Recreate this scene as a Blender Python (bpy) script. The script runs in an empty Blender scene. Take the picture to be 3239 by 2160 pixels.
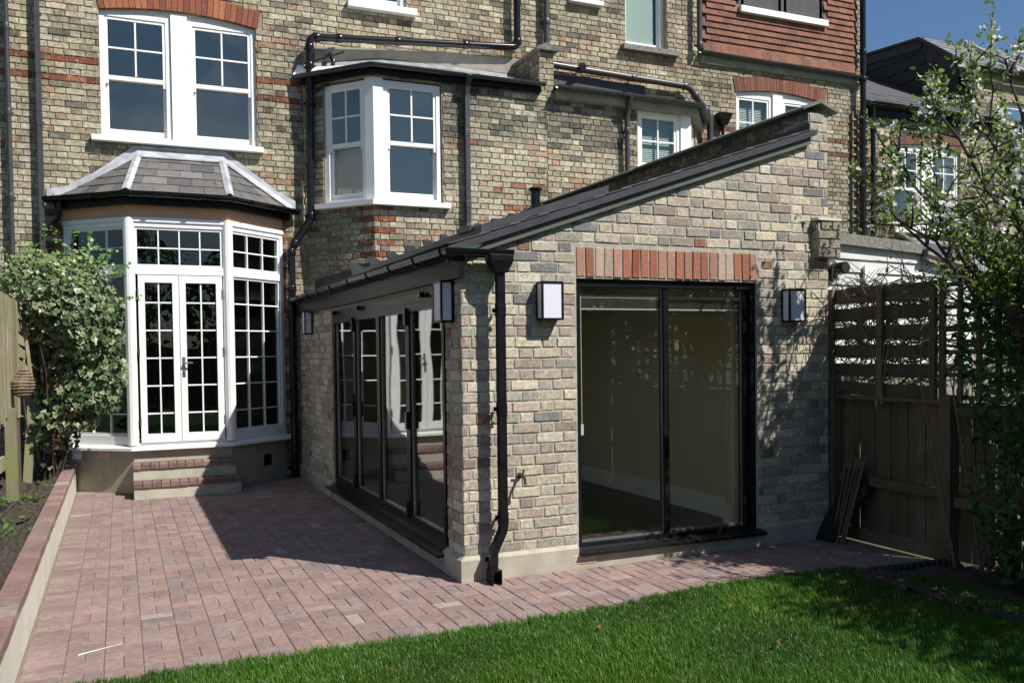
import bpy, math, random
import numpy as np
from mathutils import Vector
R = math.radians
rnd = random.Random(7)
nrs = np.random.RandomState(11)
sc = bpy.context.scene
col = sc.collection

# ------------------------------------------------------------------ camera, sky, sun, exposure
cam = bpy.data.cameras.new('camera'); camo = bpy.data.objects.new('camera', cam); col.objects.link(camo)
F_PX, CY, CX = 2805.718, 1190.604, 1619.5
yaw, pitch, roll = R(23.83207), R(-1.54202), R(-0.74182)
CAM = Vector((-2.12369, -5.65478, 1.56137))
fw = Vector((math.sin(yaw) * math.cos(pitch), math.cos(yaw) * math.cos(pitch), math.sin(pitch)))
rt = Vector((math.cos(yaw), -math.sin(yaw), 0)); up = rt.cross(fw)
RT = rt * math.cos(roll) + up * math.sin(roll); UP = up * math.cos(roll) - rt * math.sin(roll)
from mathutils import Matrix
M = Matrix((RT, UP, -fw)).transposed().to_4x4(); M.translation = CAM
camo.matrix_world = M
cam.sensor_width = 36; cam.lens = F_PX / 3239 * 36; cam.shift_y = (CY - 1080) / 3239
cam.clip_start = 0.05; cam.clip_end = 2000
sc.camera = camo

SUN = Vector((0.54, -0.70, 1.0)).normalized()
w = bpy.data.worlds.new('World'); sc.world = w; w.use_nodes = True
nt = w.node_tree; bg = nt.nodes['Background']
sky = nt.nodes.new('ShaderNodeTexSky'); sky.sky_type = 'NISHITA'; sky.sun_disc = False
sky.sun_elevation = math.asin(SUN.z); sky.sun_rotation = math.atan2(SUN.x, SUN.y)
sky.altitude = 50; sky.air_density = 1.3; sky.dust_density = 0.25; sky.ozone_density = 9.0
bg.inputs['Strength'].default_value = 0.06
tc = nt.nodes.new('ShaderNodeTexCoord'); mpg = nt.nodes.new('ShaderNodeMapping'); mpg.inputs['Scale'].default_value = (2.2, 2.2, 5.0); mpg.inputs['Location'].default_value = (3.1, 0.4, 1.7)
nt.links.new(tc.outputs['Generated'], mpg.inputs['Vector']); cn_ = nt.nodes.new('ShaderNodeTexNoise'); cn_.inputs['Scale'].default_value = 1.0; cn_.inputs['Detail'].default_value = 7; cn_.inputs['Roughness'].default_value = .58
nt.links.new(mpg.outputs[0], cn_.inputs['Vector']); cr = nt.nodes.new('ShaderNodeValToRGB'); cr.color_ramp.elements[0].position = .50; cr.color_ramp.elements[1].position = .70; cr.color_ramp.elements[0].color = (0, 0, 0, 1); cr.color_ramp.elements[1].color = (.8, .8, .8, 1)
nt.links.new(cn_.outputs['Fac'], cr.inputs[0]); cm = nt.nodes.new('ShaderNodeMix'); cm.data_type = 'RGBA'; nt.links.new(cr.outputs[0], cm.inputs[0]); nt.links.new(sky.outputs[0], cm.inputs[6]); cm.inputs[7].default_value = (8.5, 8.8, 9.2, 1)
nt.links.new(cm.outputs[2], bg.inputs['Color'])
sl = bpy.data.lights.new('sun', 'SUN'); sl.energy = 4.9; sl.angle = R(0.53); sl.color = (1.0, 0.955, 0.88)
so = bpy.data.objects.new('sun', sl); col.objects.link(so)
so.rotation_euler = SUN.to_track_quat('Z', 'Y').to_euler(); so.location = (8, -12, 14)
sc.view_settings.view_transform = 'Standard'; sc.view_settings.look = 'None'
sc.view_settings.gamma = 1; sc.view_settings.exposure = 0.55; sc.view_settings.use_curve_mapping = False

# ------------------------------------------------------------------ materials
def newmat(name):
    m = bpy.data.materials.new(name); m.use_nodes = True
    return m, m.node_tree, m.node_tree.nodes['Principled BSDF']
def N(nt, t, **kw):
    n = nt.nodes.new(t)
    for k, v in kw.items():
        if k in n.inputs.keys(): n.inputs[k].default_value = v
        else: setattr(n, k, v)
    return n
def mul(nt, a, b, f=1.0, mode='MULTIPLY'):
    m = nt.nodes.new('ShaderNodeMix'); m.data_type = 'RGBA'; m.blend_type = mode; m.inputs[0].default_value = f
    for s, i in ((a, 6), (b, 7)):
        if isinstance(s, tuple): m.inputs[i].default_value = (*s, 1)
        else: nt.links.new(s, m.inputs[i])
    return m
def ramp(nt, src, stops):
    r = nt.nodes.new('ShaderNodeValToRGB'); e = r.color_ramp.elements
    while len(e) < len(stops): e.new(0.5)
    for el, (p, c) in zip(e, stops): el.position = p; el.color = (*c, 1) if isinstance(c, tuple) else (c, c, c, 1)
    nt.links.new(src, r.inputs[0]); return r
def pos(nt): return nt.nodes.new('ShaderNodeNewGeometry').outputs['Position']
def noise(nt, scale, detail=4, rough=.55, vec=None):
    n = N(nt, 'ShaderNodeTexNoise'); n.inputs['Scale'].default_value = scale; n.inputs['Detail'].default_value = detail
    n.inputs['Roughness'].default_value = rough
    nt.links.new(vec or pos(nt), n.inputs['Vector']); return n.outputs['Fac']
def mapped(nt, sc_):
    mp = nt.nodes.new('ShaderNodeMapping'); mp.inputs['Scale'].default_value = sc_
    nt.links.new(pos(nt), mp.inputs['Vector']); return mp.outputs[0]
def bump(nt, bs, h, strength, dist):
    b = nt.nodes.new('ShaderNodeBump'); b.inputs['Strength'].default_value = strength; b.inputs['Distance'].default_value = dist
    nt.links.new(h, b.inputs['Height']); nt.links.new(b.outputs[0], bs.inputs['Normal'])
def colmat(name, rough=.9, mott=(.7, 1.2), scale=30, bstr=.5, bdist=.004, big=None, spec=.3, stain=None, fine=None):
    """piece colour comes from the mesh attribute times the object colour"""
    m, nt, bs = newmat(name)
    at = N(nt, 'ShaderNodeAttribute'); at.attribute_name = 'col'
    oi = nt.nodes.new('ShaderNodeObjectInfo')
    c = mul(nt, at.outputs['Color'], oi.outputs['Color']).outputs[2]
    n1 = noise(nt, scale, 5, .65)
    c = mul(nt, c, ramp(nt, n1, [(.3, mott[0]), (.7, mott[1])]).outputs[0]).outputs[2]
    if fine:
        c = mul(nt, c, ramp(nt, noise(nt, scale * 4.5, 3, .7), [(.36, fine), (.52, 1.0)]).outputs[0]).outputs[2]
    if big:
        n2 = noise(nt, big[0], 5, .6)
        c = mul(nt, c, ramp(nt, n2, [(big[1], big[2]), (big[3], 1.0)]).outputs[0]).outputs[2]
    if stain:
        n3 = noise(nt, stain[0], 6, .7)
        c = mul(nt, c, stain[1]).outputs[2] if False else c
        mx = nt.nodes.new('ShaderNodeMix'); mx.data_type = 'RGBA'
        nt.links.new(ramp(nt, n3, [(stain[2], 0.0), (stain[3], stain[4])]).outputs[0], mx.inputs[0])
        nt.links.new(c, mx.inputs[6]); mx.inputs[7].default_value = (*stain[1], 1); c = mx.outputs[2]
    nt.links.new(c, bs.inputs['Base Color'])
    bs.inputs['Roughness'].default_value = rough; bs.inputs['Specular IOR Level'].default_value = spec
    bump(nt, bs, noise(nt, scale * 3, 6, .7), bstr, bdist)
    return m
def plain(name, c, rough=.5, metal=0., nscale=0, var=(.85, 1.1), bstr=0, bdist=.003, spec=.5, bscale=None, coat=0, vec=None):
    m, nt, bs = newmat(name)
    bs.inputs['Base Color'].default_value = (*c, 1); bs.inputs['Roughness'].default_value = rough
    bs.inputs['Metallic'].default_value = metal; bs.inputs['Specular IOR Level'].default_value = spec
    bs.inputs['Coat Weight'].default_value = coat
    if nscale:
        v = mapped(nt, vec) if vec else None
        n = noise(nt, nscale, 6, .6, v)
        nt.links.new(mul(nt, c, ramp(nt, n, [(.3, var[0]), (.7, var[1])]).outputs[0]).outputs[2], bs.inputs['Base Color'])
        if bstr: bump(nt, bs, noise(nt, bscale or nscale * 4, 5, .6, v), bstr, bdist)
    return m
MT = {}
MT['brick'] = colmat('reclaimed_stock_brick', .92, (.60, 1.27), 34, .7, .006, big=(2.0, .3, .74, .6), stain=(13, (.60, .57, .48), .55, .68, .55), fine=.62)
MT['brick_old'] = colmat('sooty_stock_brick', .93, (.48, 1.25), 26, .7, .006, big=(1.3, .34, .52, .56), stain=(16, (.54, .52, .41), .56, .68, .5), fine=.5)
MT['redbrick'] = colmat('red_rubbed_brick', .85, (.75, 1.15), 40, .4, .003, stain=(20, (.5, .42, .36), .6, .75, .4))
MT['paver'] = colmat('concrete_block_paver', .9, (.75, 1.18), 22, .35, .002, big=(2.2, .3, .78, .65), stain=(6, (.42, .36, .33), .56, .74, .35), fine=.8)
MT['tile'] = colmat('clay_tile', .8, (.7, 1.15), 25, .4, .003, big=(2.5, .3, .7, .6))
MT['slate'] = colmat('slate', .55, (.75, 1.2), 18, .3, .002, spec=.5)
MT['wood'] = None
MT['mortar'] = plain('lime_mortar', (.375, .355, .30), .95, 0, 24, (.7, 1.15), .6, .004)
MT['mortar_old'] = plain('weathered_mortar', (.275, .235, .165), .95, 0, 30, (.7, 1.15), .6, .004)
MT['render'] = plain('sand_cement_render', (.37, .345, .275), .9, 0, 5, (.78, 1.12), .5, .002, bscale=140)
MT['render_pale'] = plain('pale_smooth_render', (.55, .53, .45), .88, 0, 4, (.85, 1.08), .4, .0015, bscale=120)
MT['render_step'] = plain('grey_step_render', (.40, .38, .31), .9, 0, 6, (.8, 1.12), .5, .002, bscale=140)
MT['render_peach'] = plain('peach_render', (.60, .36, .22), .95, 0, 60, (.8, 1.1), .6, .003, bscale=200)
MT['render_grey'] = plain('grey_cement_fillet', (.27, .25, .21), .95, 0, 5, (.7, 1.15), .5, .004, bscale=50)
MT['white'] = plain('white_gloss_paint', (.80, .80, .80), .35, 0, 6, (.95, 1.02), .12, .001, spec=.4)
MT['whitew'] = plain('weathered_white_paint', (.79, .79, .78), .5, 0, 5, (.94, 1.03), .2, .0015, bscale=40)
MT['boardpaint'] = plain('shade_toned_white_boards', (.60, .61, .60), .6, 0, 4, (.75, 1.08), .3, .002, bscale=40)  # white paint darkened in its colour to stand in for tree shade
MT['blackpipe'] = plain('black_gloss_plastic', (.009, .009, .011), .20, 0, 9, (.7, 1.5), .12, .001, spec=.32)
MT['greypipe'] = plain('faded_black_plastic', (.045, .045, .050), .38, 0, 9, (.8, 1.2), .15, .001, spec=.5)
MT['blackpaint'] = plain('black_gloss_timber', (.007, .007, .008), .34, 0, 5, (.6, 1.8), .3, .002, spec=.10, bscale=26, vec=(6, 6, .8))
MT['alu'] = plain('black_aluminium', (.010, .010, .012), .28, 0, 7, (.8, 1.2), spec=.22)
MT['alu_light'] = plain('bare_aluminium_bead', (.42, .42, .43), .3, .8)
MT['lead'] = plain('lead_sheet', (.41, .42, .45), .55, .15, 7, (.65, 1.25), .4, .004, bscale=18)
MT['lead_dull'] = plain('dull_lead_sheet', (.24, .245, .26), .65, .1, 7, (.6, 1.3), .4, .004, bscale=18)
MT['leadd'] = plain('dark_lead_flashing', (.035, .036, .042), .5, .2, 7, (.7, 1.3), .4, .003)
MT['stone'] = plain('weathered_stone', (.20, .195, .17), .95, 0, 22, (.6, 1.3), .7, .006)
MT['coping'] = plain('slate_coping', (.13, .13, .11), .85, 0, 14, (.5, 1.5), .7, .006)
MT['soil'] = plain('garden_soil', (.050, .038, .028), .97, 0, 18, (.5, 1.6), 1., .03, bscale=40)
MT['ground'] = plain('ground', (.05, .07, .025), .97, 0, 3, (.7, 1.3))
MT['turf'] = plain('turf_thatch', (.022, .055, .010), .97, 0, 14, (.5, 1.5), .8, .02)
MT['bark'] = plain('bark', (.055, .043, .034), .95, 0, 30, (.6, 1.5), .8, .006)
MT['twig'] = plain('dry_twig', (.16, .125, .095), .95, 0, 40, (.6, 1.4))
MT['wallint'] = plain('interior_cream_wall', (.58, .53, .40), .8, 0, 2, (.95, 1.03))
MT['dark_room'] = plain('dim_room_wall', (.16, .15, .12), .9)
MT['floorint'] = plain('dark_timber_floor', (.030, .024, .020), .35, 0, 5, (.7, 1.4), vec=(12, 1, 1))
MT['curtain'] = plain('net_curtain', (.62, .64, .68), .9)
MT['lampglass'] = plain('opal_lamp_glass', (.66, .66, .74), .35, spec=.4)
MT['steel'] = plain('steel', (.5, .5, .5), .25, .9)
MT['brass'] = plain('tarnished_brass', (.11, .08, .05), .5, .5, 40, (.6, 1.2))
MT['blinds'] = plain('pvc_blind', (.62, .63, .64), .5)
MT['felt'] = plain('roof_covering', (.055, .055, .06), .8, 0, 8, (.7, 1.3))
MT['green_sheet'] = plain('green_membrane', (.012, .07, .05), .5)
MT['terracotta'] = plain('terracotta_airbrick', (.48, .38, .30), .9, 0, 40, (.7, 1.2))
MT['wicker'] = plain('wicker', (.20, .15, .10), .95, 0, 60, (.5, 1.4), .8, .005)
MT['satin_black'] = plain('satin_black_plastic', (.010, .010, .010), .45)
MT['chalk'] = plain('white_plastic', (.7, .7, .66), .6)
MT['deadleaf'] = plain('dead_leaf', (.22, .13, .06), .9)

def woodmat(name, c1, c2, moss=None, vec=(30, 30, 1.5)):
    m, nt, bs = newmat(name)
    oi = nt.nodes.new('ShaderNodeObjectInfo')
    n = noise(nt, 3, 6, .65, mapped(nt, vec))
    c = ramp(nt, n, [(.25, c1), (.75, c2)]).outputs[0]
    vr = N(nt, 'ShaderNodeMapRange'); vr.inputs['To Min'].default_value = .65; vr.inputs['To Max'].default_value = 1.2
    nt.links.new(oi.outputs['Random'], vr.inputs['Value'])
    c = mul(nt, c, vr.outputs[0]).outputs[2]
    if moss:
        mx = nt.nodes.new('ShaderNodeMix'); mx.data_type = 'RGBA'
        nt.links.new(ramp(nt, noise(nt, 4, 5, .6), [(.45, 0.0), (.68, .85)]).outputs[0], mx.inputs[0])
        nt.links.new(c, mx.inputs[6]); mx.inputs[7].default_value = (*moss, 1); c = mx.outputs[2]
    nt.links.new(c, bs.inputs['Base Color']); bs.inputs['Roughness'].default_value = .9
    bump(nt, bs, noise(nt, 6, 6, .7, mapped(nt, vec)), .6, .004)
    return m
MT['wood'] = woodmat('weathered_fence_timber', (.095, .066, .042), (.19, .138, .092), (.08, .085, .03))
MT['woodh'] = woodmat('weathered_slat_timber', (.065, .052, .034), (.14, .11, .075), (.07, .08, .03), (1.5, 1.5, 30))
MT['woodl'] = woodmat('bleached_fence_timber', (.20, .165, .11), (.36, .31, .21), (.17, .19, .06))

def glassmat(name, f0=.05, tint=(.80, .86, .83), rough=0.0, wob=0.0, gc=(1, 1, 1)):
    m = bpy.data.materials.new(name); m.use_nodes = True; nt = m.node_tree; nt.nodes.clear()
    out = nt.nodes.new('ShaderNodeOutputMaterial'); mx = nt.nodes.new('ShaderNodeMixShader')
    lw = nt.nodes.new('ShaderNodeLayerWeight'); lw.inputs['Blend'].default_value = .5
    pw = nt.nodes.new('ShaderNodeMath'); pw.operation = 'POWER'; pw.inputs[1].default_value = 5; nt.links.new(lw.outputs['Facing'], pw.inputs[0])
    ma = nt.nodes.new('ShaderNodeMath'); ma.operation = 'MULTIPLY_ADD'; ma.inputs[1].default_value = 1 - f0; ma.inputs[2].default_value = f0; nt.links.new(pw.outputs[0], ma.inputs[0])
    tr = nt.nodes.new('ShaderNodeBsdfTransparent'); gl = nt.nodes.new('ShaderNodeBsdfGlossy')
    tr.inputs['Color'].default_value = (*tint, 1); gl.inputs['Roughness'].default_value = rough; gl.inputs['Color'].default_value = (*gc, 1)
    nt.links.new(ma.outputs[0], mx.inputs[0]); nt.links.new(tr.outputs[0], mx.inputs[1]); nt.links.new(gl.outputs[0], mx.inputs[2])
    if wob:
        b = nt.nodes.new('ShaderNodeBump'); b.inputs['Strength'].default_value = 1; b.inputs['Distance'].default_value = wob
        nt.links.new(noise(nt, 1.6, 1, .3), b.inputs['Height']); nt.links.new(b.outputs[0], gl.inputs['Normal'])
    nt.links.new(mx.outputs[0], out.inputs[0]); return m
MT['glass'] = glassmat('window_glass', .045, wob=.004)
MT['glass_old'] = glassmat('old_sash_glass', .15, (.80, .84, .82), wob=.009, gc=(1, .92, .80))
MT['glass_fold'] = glassmat('folding_door_glass', .16, (.84, .86, .82), wob=.003)
MT['glass_big'] = glassmat('double_glazed_door_glass', .085, (.86, .87, .82), wob=.0015)

def leafmat(name, trans=.35, rough=.45):
    m = bpy.data.materials.new(name); m.use_nodes = True; nt = m.node_tree; bs = nt.nodes['Principled BSDF']
    at = N(nt, 'ShaderNodeAttribute'); at.attribute_name = 'col'
    oi = nt.nodes.new('ShaderNodeObjectInfo')
    c = mul(nt, at.outputs['Color'], oi.outputs['Color']).outputs[2]
    nt.links.new(c, bs.inputs['Base Color']); bs.inputs['Roughness'].default_value = rough
    bs.inputs['Specular IOR Level'].default_value = .35
    tl = nt.nodes.new('ShaderNodeBsdfTranslucent'); nt.links.new(c, tl.inputs[0])
    mx = nt.nodes.new('ShaderNodeMixShader'); mx.inputs[0].default_value = trans
    out = nt.nodes['Material Output']
    nt.links.new(bs.outputs[0], mx.inputs[1]); nt.links.new(tl.outputs[0], mx.inputs[2]); nt.links.new(mx.outputs[0], out.inputs[0])
    return m
MT['leaf'] = leafmat('leaf', .45)
MT['light_diffuser'] = leafmat('added_diffuser_sheet', .85, .8)  # for the added sheet that spreads light under the roof light
MT['ivyleaf'] = leafmat('ivy_leaf', .12, .38)
MT['petal'] = leafmat('petal', .4, .6)
MT['grass'] = leafmat('grass_blade', .35, .42)

# ------------------------------------------------------------------ mesh helpers
class Fr:
    """a wall's own frame: u along the wall, w outward, z up"""
    def __init__(s, ox=0., oy=0., a=0.):
        s.ox, s.oy, s.a = ox, oy, a; s.c, s.s = math.cos(a), math.sin(a)
    def p(s, u, w, z): return (s.ox + u * s.c + w * s.s, s.oy + u * s.s - w * s.c, z)
    @staticmethod
    def between(p, q):
        a = math.atan2(q[1] - p[1], q[0] - p[0]); f = Fr(p[0], p[1], a); f.len = math.hypot(q[0] - p[0], q[1] - p[1]); return f
W0 = Fr()
ORG = {}
def tag(o, label=None, cat=None, group=None, kind=None):
    if label: o['label'] = label
    if cat: o['category'] = cat
    if group: o['group'] = group
    if kind: o['kind'] = kind
    return o
def thing(name, label, cat, loc=(0, 0, 0), group=None):
    o = bpy.data.objects.new(name, None); col.objects.link(o); o.location = loc; o.empty_display_size = .1
    ORG[o.name] = Vector(loc); return tag(o, label, cat, group)
def link(o, parent=None, worldloc=None):
    col.objects.link(o)
    if parent is not None:
        o.parent = parent; po = ORG[parent.name]
        o.location = (Vector(worldloc) - po) if worldloc is not None else (0, 0, 0)
        ORG[o.name] = Vector(worldloc) if worldloc is not None else po
    else:
        o.location = worldloc if worldloc is not None else (0, 0, 0); ORG[o.name] = Vector(o.location)
    return o
class MB:
    def __init__(s): s.v = []; s.f = []; s.c = []; s.col = (1, 1, 1)
    def add(s, vs, fs):
        n = len(s.v); s.v += vs; s.f += [tuple(i + n for i in f) for f in fs]; s.c += [s.col] * len(vs); return s
    def hexa(s, P):
        return s.add(list(P), [(0, 3, 2, 1), (4, 5, 6, 7), (0, 1, 5, 4), (1, 2, 6, 5), (2, 3, 7, 6), (3, 0, 4, 7)])
    def box(s, fr, u0, u1, w0, w1, z0, z1):
        if u0 > u1: u0, u1 = u1, u0
        if w0 > w1: w0, w1 = w1, w0
        P = [fr.p(u0, w1, z0), fr.p(u1, w1, z0), fr.p(u1, w0, z0), fr.p(u0, w0, z0), fr.p(u0, w1, z1), fr.p(u1, w1, z1), fr.p(u1, w0, z1), fr.p(u0, w0, z1)]
        return s.hexa(P)
    def prism(s, fr, poly, w0, w1):
        n = len(poly); vs = [fr.p(u, w1, z) for u, z in poly] + [fr.p(u, w0, z) for u, z in poly]
        fs = [tuple(range(n)), tuple(range(2 * n - 1, n - 1, -1))]
        for i in range(n): j = (i + 1) % n; fs.append((i, i + n, j + n, j))
        return s.add(vs, fs)
    def slab(s, pts, th):
        """polygon pts (world) thickened downwards along its normal"""
        P = [Vector(p) for p in pts]; nn = (P[1] - P[0]).cross(P[2] - P[0]).normalized()
        if nn.z < 0: nn = -nn
        n = len(P); vs = [tuple(p) for p in P] + [tuple(p - nn * th) for p in P]
        fs = [tuple(range(n)), tuple(range(2 * n - 1, n - 1, -1))]
        for i in range(n): j = (i + 1) % n; fs.append((i, i + n, j + n, j))
        return s.add(vs, fs)
    def tube(s, pts, r, n=10, r2=None, sq=False, caps=True):
        P = [Vector(p) for p in pts]; m = len(P); rings = []
        ref = None
        for i in range(m):
            if i == 0: t = P[1] - P[0]
            elif i == m - 1: t = P[-1] - P[-2]
            else: t = (P[i + 1] - P[i]).normalized() + (P[i] - P[i - 1]).normalized()
            t.normalize()
            if ref is None:
                ref = Vector((0, 1, 0)) if abs(t.y) < .9 else Vector((1, 0, 0))
            a = (ref - t * ref.dot(t)).normalized(); b = t.cross(a); ref = a
            rr = r if r2 is None else r + (r2 - r) * i / (m - 1)
            if isinstance(r, (list, tuple)): rr = r[i]
            if sq: rings.append([P[i] + (a * x + b * y) * rr for x, y in ((1, 1), (-1, 1), (-1, -1), (1, -1))])
            else: rings.append([P[i] + (a * math.cos(2 * math.pi * k / n) + b * math.sin(2 * math.pi * k / n)) * rr for k in range(n)])
        k = len(rings[0]); vs = [tuple(p) for rg in rings for p in rg]; fs = []
        for i in range(m - 1):
            for j in range(k): fs.append((i * k + j, i * k + (j + 1) % k, (i + 1) * k + (j + 1) % k, (i + 1) * k + j))
        if caps: fs.append(tuple(range(k - 1, -1, -1))); fs.append(tuple(range((m - 1) * k, m * k)))
        return s.add(vs, fs)
    def sweep(s, path, prof, closed=True):
        """profile (outward, z) swept along a plan path, mitred"""
        P = [Vector(p) for p in path]; m = len(P); k = len(prof); vs = []
        for i in range(m):
            d0 = (P[i] - P[i - 1]) if i else (P[1] - P[0]); d1 = (P[i + 1] - P[i]) if i < m - 1 else (P[-1] - P[-2])
            n0 = Vector((d0.y, -d0.x, 0)).normalized(); n1 = Vector((d1.y, -d1.x, 0)).normalized()
            nn = (n0 + n1).normalized(); sc_ = 1 / max(.3, nn.dot(n0))
            for o_, z in prof: q = P[i] + nn * (o_ * sc_); vs.append((q.x, q.y, q.z + z))
        fs = []; kk = k if closed else k - 1
        for i in range(m - 1):
            for j in range(kk): fs.append((i * k + j, (i + 1) * k + j, (i + 1) * k + (j + 1) % k, i * k + (j + 1) % k))
        if closed: fs.append(tuple(range(k))); fs.append(tuple(range(m * k - 1, (m - 1) * k - 1, -1)))
        return s.add(vs, fs)
    def lathe(s, fr3, prof, n=14):
        """prof [(r, t)] about axis fr3=(origin, axis)"""
        o = Vector(fr3[0]); t = Vector(fr3[1]).normalized(); ref = Vector((0, 0, 1)) if abs(t.z) < .9 else Vector((1, 0, 0))
        a = (ref - t * ref.dot(t)).normalized(); b = t.cross(a); vs = []; k = len(prof); fs = []
        for r_, h in prof:
            for i in range(n):
                q = o + t * h + (a * math.cos(2 * math.pi * i / n) + b * math.sin(2 * math.pi * i / n)) * r_; vs.append(tuple(q))
        for i in range(k - 1):
            for j in range(n): fs.append((i * n + j, i * n + (j + 1) % n, (i + 1) * n + (j + 1) % n, (i + 1) * n + j))
        fs.append(tuple(range(n - 1, -1, -1))); fs.append(tuple(range((k - 1) * n, k * n)))
        return s.add(vs, fs)
    def mesh(s, name, mat, off=Vector((0, 0, 0)), smooth=False):
        me = bpy.data.meshes.new(name)
        ox, oy, oz = off
        me.from_pydata([(x - ox, y - oy, z - oz) for x, y, z in s.v], [], s.f)
        if mat: me.materials.append(MT[mat] if isinstance(mat, str) else mat)
        a = me.attributes.new('col', 'FLOAT_COLOR', 'POINT')
        a.data.foreach_set('color', np.array([(*c, 1.) for c in s.c], dtype=np.float32).ravel())
        if smooth:
            me.polygons.foreach_set('use_smooth', [True] * len(me.polygons)); 
            try: me.set_sharp_from_angle(angle=R(40))
            except Exception: pass
        return me
    def build(s, name, mat, parent=None, smooth=False, label=None, kind=None, cat=None, group=None, loc=None):
        off = ORG[parent.name] if parent is not None else Vector(loc or (0, 0, 0))
        o = bpy.data.objects.new(name, s.mesh(name, mat, off, smooth))
        link(o, parent, None if parent is not None else tuple(off))
        return tag(o, label, cat, group, kind)
def npmesh(name, V, F, C, mat, off=(0, 0, 0), smooth=False):
    """V (n,3), F (m,k) one polygon size, C (n,3)"""
    me = bpy.data.meshes.new(name); V = np.asarray(V, np.float32) - np.array(off, np.float32)
    m, k = F.shape
    me.vertices.add(len(V)); me.vertices.foreach_set('co', V.ravel())
    me.loops.add(m * k); me.loops.foreach_set('vertex_index', F.astype(np.int32).ravel())
    me.polygons.add(m); me.polygons.foreach_set('loop_start', np.arange(0, m * k, k, dtype=np.int32))
    try: me.polygons.foreach_set('loop_total', np.full(m, k, dtype=np.int32))
    except Exception: pass
    me.materials.append(MT[mat])
    a = me.attributes.new('col', 'FLOAT_COLOR', 'POINT')
    a.data.foreach_set('color', np.concatenate([C, np.ones((len(C), 1))], 1).astype(np.float32).ravel())
    me.update(calc_edges=True)
    if smooth: me.polygons.foreach_set('use_smooth', np.ones(m, dtype=bool))
    return me
def project(p):
    d = Vector(p) - CAM; z = d.dot(fw)
    if z < .1: return None
    return CX + F_PX * d.dot(RT) / z, CY - F_PX * d.dot(UP) / z, z
def score(p, area):
    q = project(p)
    if not q or q[0] < -20 or q[0] > 3260 or q[1] < -20 or q[1] > 2180: return 0
    return area / q[2] ** 2
def pick(pal):
    t = rnd.random() * sum(x[0] for x in pal)
    for wgt, c in pal:
        t -= wgt
        if t <= 0: break
    k = rnd.uniform(.84, 1.13); return tuple(min(.8, max(.01, x * k * rnd.uniform(.98, 1.02))) for x in c)

def brick_verts(L, H, j=.0022, bev=.004, dep=.022):
    """brick face centred on the origin of (x, z), face at y=0 looking to -y"""
    def q(x, y, z, jj): return (x + rnd.uniform(-jj, jj), y + rnd.uniform(-jj, jj) * .6, z + rnd.uniform(-jj, jj))
    a, b = L / 2, H / 2
    xs = (-a, -a * .35, a * .35, a) if L > .15 else (-a, 0, a)
    P = [(x, -b) for x in xs] + [(x, b) for x in xs[::-1]]; m = len(P)
    v = [(x, dep, z) for x, z in P] + [q(x, bev, z, j) for x, z in P]
    v += [q(x - (math.copysign(bev * 1.1, x) if abs(x) > a * .9 else 0), 0, z - math.copysign(bev, z), j) for x, z in P]
    f = [tuple(range(2 * m, 3 * m))]
    for i in range(m): k = (i + 1) % m; f.append((m + i, m + k, 2 * m + k, 2 * m + i)); f.append((i, k, m + k, m + i))
    return v, f
VARS = {}
def brick_mesh(L, H, mat, n=10):
    key = (round(L, 3), round(H, 3), mat)
    lst = VARS.setdefault(key, [])
    if len(lst) < n:
        b = MB(); b.add(*brick_verts(L, H)); lst.append(b.mesh('brick', mat)); return lst[-1]
    return rnd.choice(lst)
class Bricks:
    """collects the bricks of one wall part; the largest in view become objects, the rest one mesh"""
    def __init__(s, parent, mat): s.parent, s.mat, s.items = parent, mat, []
    def put(s, fr, uc, zc, L, H, c, w=0.0, tilt=0., mat=None):
        p = fr.p(uc, w, zc); s.items.append((score(p, L * H), fr, uc, zc, L, H, c, w, tilt, mat or s.mat))
    def finish(s, limit=300, name='brick', rest='brickwork'):
        s.items.sort(key=lambda t: -t[0]); n = 0; b = MB()
        for it in s.items:
            sc_, fr, uc, zc, L, H, c, w_, tilt, mat = it
            if n < limit and sc_ > 0:
                o = bpy.data.objects.new(name, brick_mesh(L, H, mat)); o.color = (*c, 1)
                link(o, s.parent, fr.p(uc, w_, zc)); o.rotation_euler = (0, tilt, fr.a); n += 1
            else:
                v, f = brick_verts(L, H); b.col = c; ct, st = math.cos(tilt), math.sin(tilt)
                b.add([fr.p(uc + x * ct + z * st, w_ - y, zc - x * st + z * ct) for x, y, z in v], f)
        if b.v: tag(b.build(rest, s.mat, s.parent), kind='stuff')
def lay(bk, fr, u0, u1, z0, z1, mask, pal, crs=.075, bl=.215, hd=.1025, jt=.010, colorfn=None, w=0., start=0.):
    P = bl + hd + 2 * jt; n = int((z1 - z0) / crs + .5)
    for k in range(n):
        za = z0 + k * crs; zm = za + crs / 2; H = crs - jt
        us = np.arange(u0, u1 + .004, .008); ok = [mask(u, zm) for u in us]; ivs = []; st = None
        for u, o in zip(us, ok):
            if o and st is None: st = u
            if not o and st is not None: ivs.append((st, u - .008)); st = None
        if st is not None: ivs.append((st, u1))
        off = start + (P / 2 if k % 2 else 0) + rnd.uniform(-.02, .02)
        for a, b in ivs:
            if b - a < .03: continue
            i = math.floor((a - off) / P) - 1; x = off + i * P
            while x < b:
                for L in (bl, hd):
                    p0, p1 = max(x, a), min(x + L, b)
                    if p1 - p0 > .028:
                        if p1 - p0 < L - .002 and p1 - p0 > L - .03: pass
                        c = (colorfn(.5 * (p0 + p1), zm) if colorfn else None) or pick(pal)
                        Lq = round((p1 - p0 - rnd.choice((0, 0, .004))) * 200) / 200
                        bk.put(fr, (p0 + p1) / 2, zm + rnd.uniform(-.0015, .0015), max(.02, Lq), H, c, w + rnd.uniform(-.003, .002), rnd.uniform(-.006, .006))
                    x += L + jt
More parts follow.
